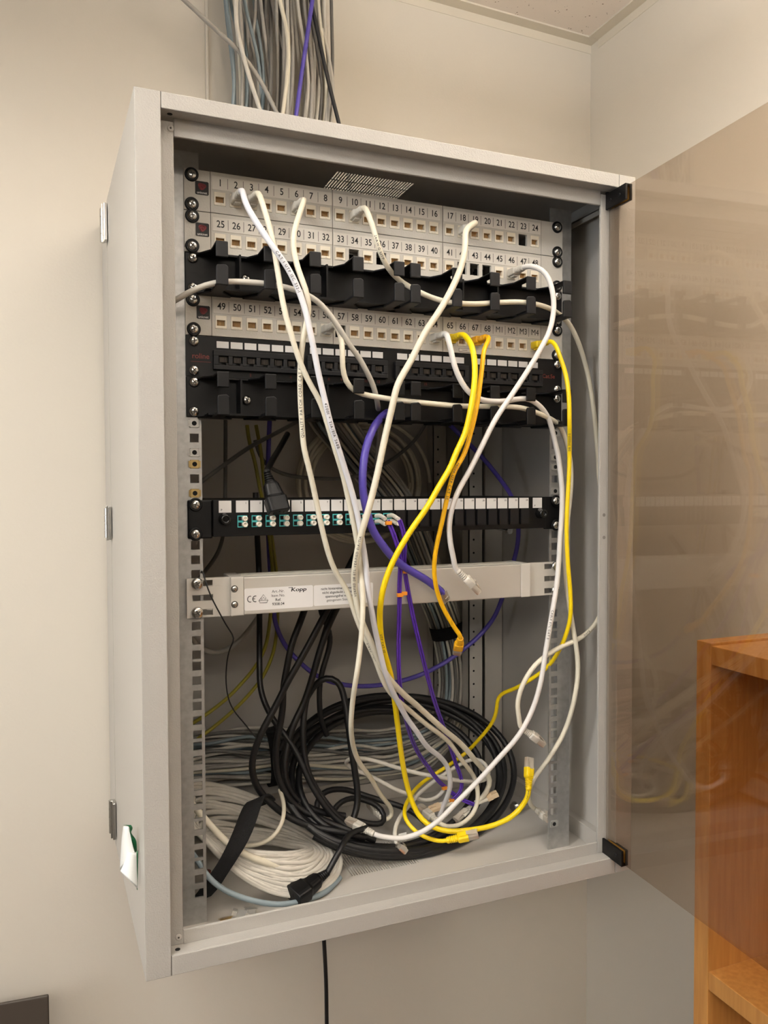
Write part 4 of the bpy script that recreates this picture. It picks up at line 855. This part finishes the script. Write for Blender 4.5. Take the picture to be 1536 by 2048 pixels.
# grey cable coil at the front left
def leafcoil(label, col, r, turns, s0, s1, seed, dz=0):
    q = random.Random(seed)
    base = [(375, 1575, 150), (440, 1575, 172), (505, 1597, 168), (570, 1627, 148), (630, 1662, 115), (672, 1697, 75), (680, 1730, 42), (655, 1768, 12), (610, 1790, 0), (550, 1783, 0), (490, 1755, 8), (440, 1713, 30), (400, 1668, 62), (362, 1625, 100)]
    raw = []; n = len(base)
    for k in range(turns*n+1):
        x, y, d = base[k % n]; f_ = k/n; s_ = s0+(s1-s0)*(.5+.5*math.sin(f_*1.37+seed))+q.uniform(-.02, .02)
        cx, cy = 515, 1690; front = y > 1690
        s2 = s_
        raw.append((cx+(x-cx)*(.55+.45*s_)+q.uniform(-2, 2), cy+(y-cy)*s2+q.uniform(-2, 2)+6*(1-s_), d*(.75+.25*s_)+10*(1-s_)))
    return cord(label, col, r, raw, name='cable_coil', cat='cable coil', zmin=ZB+5+r+dz, step=9)
leafcoil('big coil of pale grey network cable strapped together at the front left', 'pale grey', 2.9, 18, .14, 1.04, 1)
leafcoil('second coil of dull grey cable mixed into the strapped front left coil', 'grey', 2.9, 11, .1, .95, 5, 3)
cord('blue grey cable along the underside of the front left coil', 'blue grey', 3.2, [(330, 1640, 60), (380, 1700, 30), (425, 1763, 0), (460, 1786, -8), (500, 1800, -14), (540, 1808, -18), (575, 1808, -16), (610, 1800, -10), (650, 1785, 4), (680, 1755, 26)], name='network_cable')
cord('smooth cream cable on top of the front left coil', 'cream', 4.0, [(350, 1570, 60), (390, 1615, 40), (420, 1650, 26), (460, 1690, 14), (500, 1713, 8), (540, 1728, 6), (575, 1735, 10), (610, 1732, 22)], name='network_cable')
cord('single cream loop pulled out of the front left coil', 'cream', 2.6, [(560, 1580, 100), (568, 1610, 70), (566, 1640, 50), (555, 1665), (535, 1682, 40), (515, 1690, 44), (480, 1692, 50)], name='network_cable')
vs = smooth([P(534, 1606, 96), P(524, 1596, 80), P(512, 1597, 62), P(500, 1622, 36), P(490, 1652, 12), P(474, 1690, 0), P(454, 1724, 2), P(430, 1758, 10), P(412, 1788, 16), P(398, 1800, 24)], 8)
wd = [V((20, -8, 9)).lerp(V((26, -12, 12)), i/len(vs)) for i in range(len(vs))]
tag(obj('hook_and_loop_strap', MB().strip(vs, wd, 2.4), M_VELC), 'wide black fabric strap holding the grey coil at the front left', 'cable strap')
# loose cage nuts on the floor, cage nuts in the rails
def nut_mesh(metal):
    mb = MB().box(-4.4, 4.4, -1.5, 3, -4.4, 4.4)
    mb.lathe([(2.6, 0), (2.6, .3)], (0, -1.5, 0), n=16, mi=1)
    mb.box(-6.4, -4.2, -1.9, -1.1, -3.6, 3.6).box(4.2, 6.4, -1.9, -1.1, -3.6, 3.6).box(-6.4, 6.4, 3, 3.7, -4.8, 4.8).box(-5.4, -4.6, -1.9, 3, -3, 3).box(4.6, 5.4, -1.9, 3, -3, 3)
    return mb.mesh('cage_nut', [metal, M_VOID])
NUT = {'silver': nut_mesh(M_NUT), 'brass': nut_mesh(M_BRASS)}
def nut(kind, label, pos, rot=None):
    o = bpy.data.objects.new('cage_nut', NUT[kind]); COL.objects.link(o); o.location = pos*.001
    if rot: o.rotation_euler = rot
    tag(o, label, 'cage nut', 'cage nuts')
hz = sorted(holes_z(), reverse=True)
for i, kd, lb in ((18, 'silver', 'silver cage nut in the left rail just under the lower cord manager'), (20, 'silver', 'silver cage nut in the left rail two holes below the lower cord manager'), (21, 'brass', 'yellowish cage nut in the left rail below the silver ones'), (23, 'brass', 'yellowish cage nut in the left rail just above the fibre panel')):
    nut(kd, lb, V((-233, 0, hz[i])))
for i, kd, lb in ((18, 'silver', 'silver cage nut in the right rail just under the lower cord manager'), (20, 'silver', 'silver cage nut in the right rail two holes below the lower cord manager'), (21, 'silver', 'silver cage nut in the right rail in the middle of the open gap'), (23, 'silver', 'silver cage nut in the right rail just above the fibre panel')):
    nut(kd, lb, V((233, 0, hz[i])))
nut('silver', 'silver cage nut in the bottom hole of the right rail', V((233, 0, hz[-1])))
for px, py, rx, rz, kd, lb in ((452, 1842, 1.2, .5, 'brass', 'leftmost loose cage nut on the cabinet bottom'), (470, 1828, .3, 1.3, 'silver', 'loose cage nut behind its neighbours on the cabinet bottom'), (486, 1832, 1.0, 2.2, 'silver', 'loose cage nut in the middle of the four on the cabinet bottom'), (500, 1822, 1.5, .2, 'silver', 'rightmost loose cage nut on the cabinet bottom')):
    nut(kd, lb, F(px, py, ZB+11), (rx, .2, rz))
p = F(1030, 1614, ZB+16)
tag(obj('bolt', MB().cyl(p, p+V((26, 8, -1)), 2.6, n=14).cyl(p-V((5, 1.5, 0)), p, 6, n=6).cyl(p, p+V((1.5, .4, 0)), 8, n=20), M_STEEL), 'bright hexagon bolt sticking from the lip at the right of the cabinet bottom', 'bolt')
p = P(1020, 1062, 90)
tag(obj('bolt', MB().cyl(p, p+V((0, 6, 0)), 4.5, n=16).cyl(p+V((0, 3, 0)), p+V((-60, 90, 18)), 2, n=10), M_STEEL), 'steel bolt below the right end of the fibre panel', 'bolt')
for p, lb, q in ((P(1022, 418, 110), 'rust red stub of conduit at the top right behind the panels', V((0, 0, 40))), (F(415, 1778, ZB+5), 'rust red stub of conduit at the bottom left behind the rail', V((0, 0, 22)))):
    tag(obj('conduit_stub', MB().cyl(p, p+q, 4.5, n=16), mat('rust red plastic', (112, 40, 24), .5)), lb, 'conduit stub')
# peeling tape on the cabinet's left side
tx = lambda px, py, dx: PX(px, py, -299-dx)
def sheet_(a, b, th=.5):                         # two polylines -> thin band
    def even(c, n=14):
        c = smooth(c, 1.0); return [c[round(i*(len(c)-1)/(n-1))] for i in range(n)]
    a, b = even(a), even(b)
    mb = MB(); nn = V((-.6, -1, 0)).normalized()*th; vs = []
    for p, q in zip(a, b): vs += [p, q, q+nn, p+nn]
    k = len(a); fs = []
    for j in range(k-1):
        for i in range(4): fs.append((j*4+i, j*4+(i+1) % 4, j*4+4+(i+1) % 4, j*4+4+i))
    fs += [(3, 2, 1, 0), (k*4-4, k*4-3, k*4-2, k*4-1)]; return mb.add(vs, fs, 0, True)
tp = thing('peeled_tape', P(273, 1735, -30), 'green tape peeling off the left side of the cabinet with its white backing curled', 'tape')
YT = -30
E1 = [P(247, 1652, YT+10), P(244, 1675, YT+10), P(242, 1705, YT+12), P(240, 1740, YT+14)]
E2 = [P(257, 1653, YT-4), P(262, 1675, YT-4), P(268, 1702, YT-6), P(271, 1706, YT-6)]
obj('backing', sheet_(E1, E2), M_PAPER, tp, label='white curled backing')
E3 = [P(256, 1704, YT-14), P(250, 1722, YT-16), P(241, 1742, YT-16)]; E4 = [P(273, 1706, YT-12), P(274, 1740, YT-12), P(275, 1776, YT-12)]
obj('flap', sheet_(E3, E4), M_PAPER, tp, label='white folded flap')
G1 = [P(247, 1650, YT+2), P(258, 1652, YT), P(260, 1665, YT), P(266, 1690, YT), P(270, 1704, YT)]; G2 = [P(262, 1650, YT+4), P(266, 1656, YT+4), P(262, 1664, YT+4), P(272, 1680, YT+4), P(274, 1703, YT+4)]
E5 = [P(273, 1706, YT-10), P(273.5, 1740, YT-10), P(274, 1778, YT-10)]; E6 = [P(276, 1700, YT-9), P(276, 1740, YT-9), P(275, 1780, YT-9)]
obj('edge', sheet_(E5, E6), M_GREEN, tp, label='dark green edge')
obj('tape_face', sheet_(G1, G2), M_GREEN, tp, label='green glossy side')
# wall trunk behind the bundle, bookshelf, dark case
tk = thing('cable_duct', P(535, 100, 338), 'open cream cable duct on the wall above the cabinet', 'cable duct')
xa, xb = P(414, 100, 330).x, P(656, 100, 330).x
yw = lambda x: W0.y+(x-W0.x)*math.tan(A)
obj('channel', MB().hexa([(xa, yw(xa)-2, 60), (xa, yw(xa)-2, CEIL_Z), (xa, yw(xa)-.3, 60), (xa, yw(xa)-.3, CEIL_Z), (xb, yw(xb)-2, 60), (xb, yw(xb)-2, CEIL_Z), (xb, yw(xb)-.3, 60), (xb, yw(xb)-.3, CEIL_Z)]), M_WALL, tk)
for x, d in ((xa, 5), (xb-3, 20)): obj('flange', MB().box(x, x+4, yw(x)-d, yw(x)-2.2, 60, CEIL_Z), M_WALL, tk, bevel=.5)
sx, sy, sz = 350.0, -154.0, -532.0
bs = thing('bookshelf', (450, -500, FLOOR_Z), 'orange brown veneered bookshelf standing behind the glass door', 'bookshelf')
obj('side_panel', MB().box(sx, 548, sy, sy+23, FLOOR_Z, sz), M_WOOD, bs, bevel=.8)
obj('side_panel', MB().box(sx, 520, sy-823, sy-800, FLOOR_Z, sz), M_WOOD, bs, bevel=.8)
obj('back_panel', MB().box(514, 520, sy-800, sy, FLOOR_Z+60, sz-2), M_WOOD, bs)
for z in (sz-3, -933, -1330, -1720): obj('shelf_board', MB().box(sx+1, 514, sy-800, sy, z-23, z), M_WOOD, bs, bevel=.8)
a = P(97, 1991, 272); an = math.radians(-5)
def DT(v): return V((a.x+v.x*math.cos(an)-v.y*math.sin(an), a.y+v.x*math.sin(an)+v.y*math.cos(an), v.z))
tag(obj('dark_board', MB().box(-420, 0, 0, 5, FLOOR_Z+2, a.z, T=DT), M_DARK, bevel=2, seg=3), 'dark brown grey board standing against the wall at the lower left', 'board')
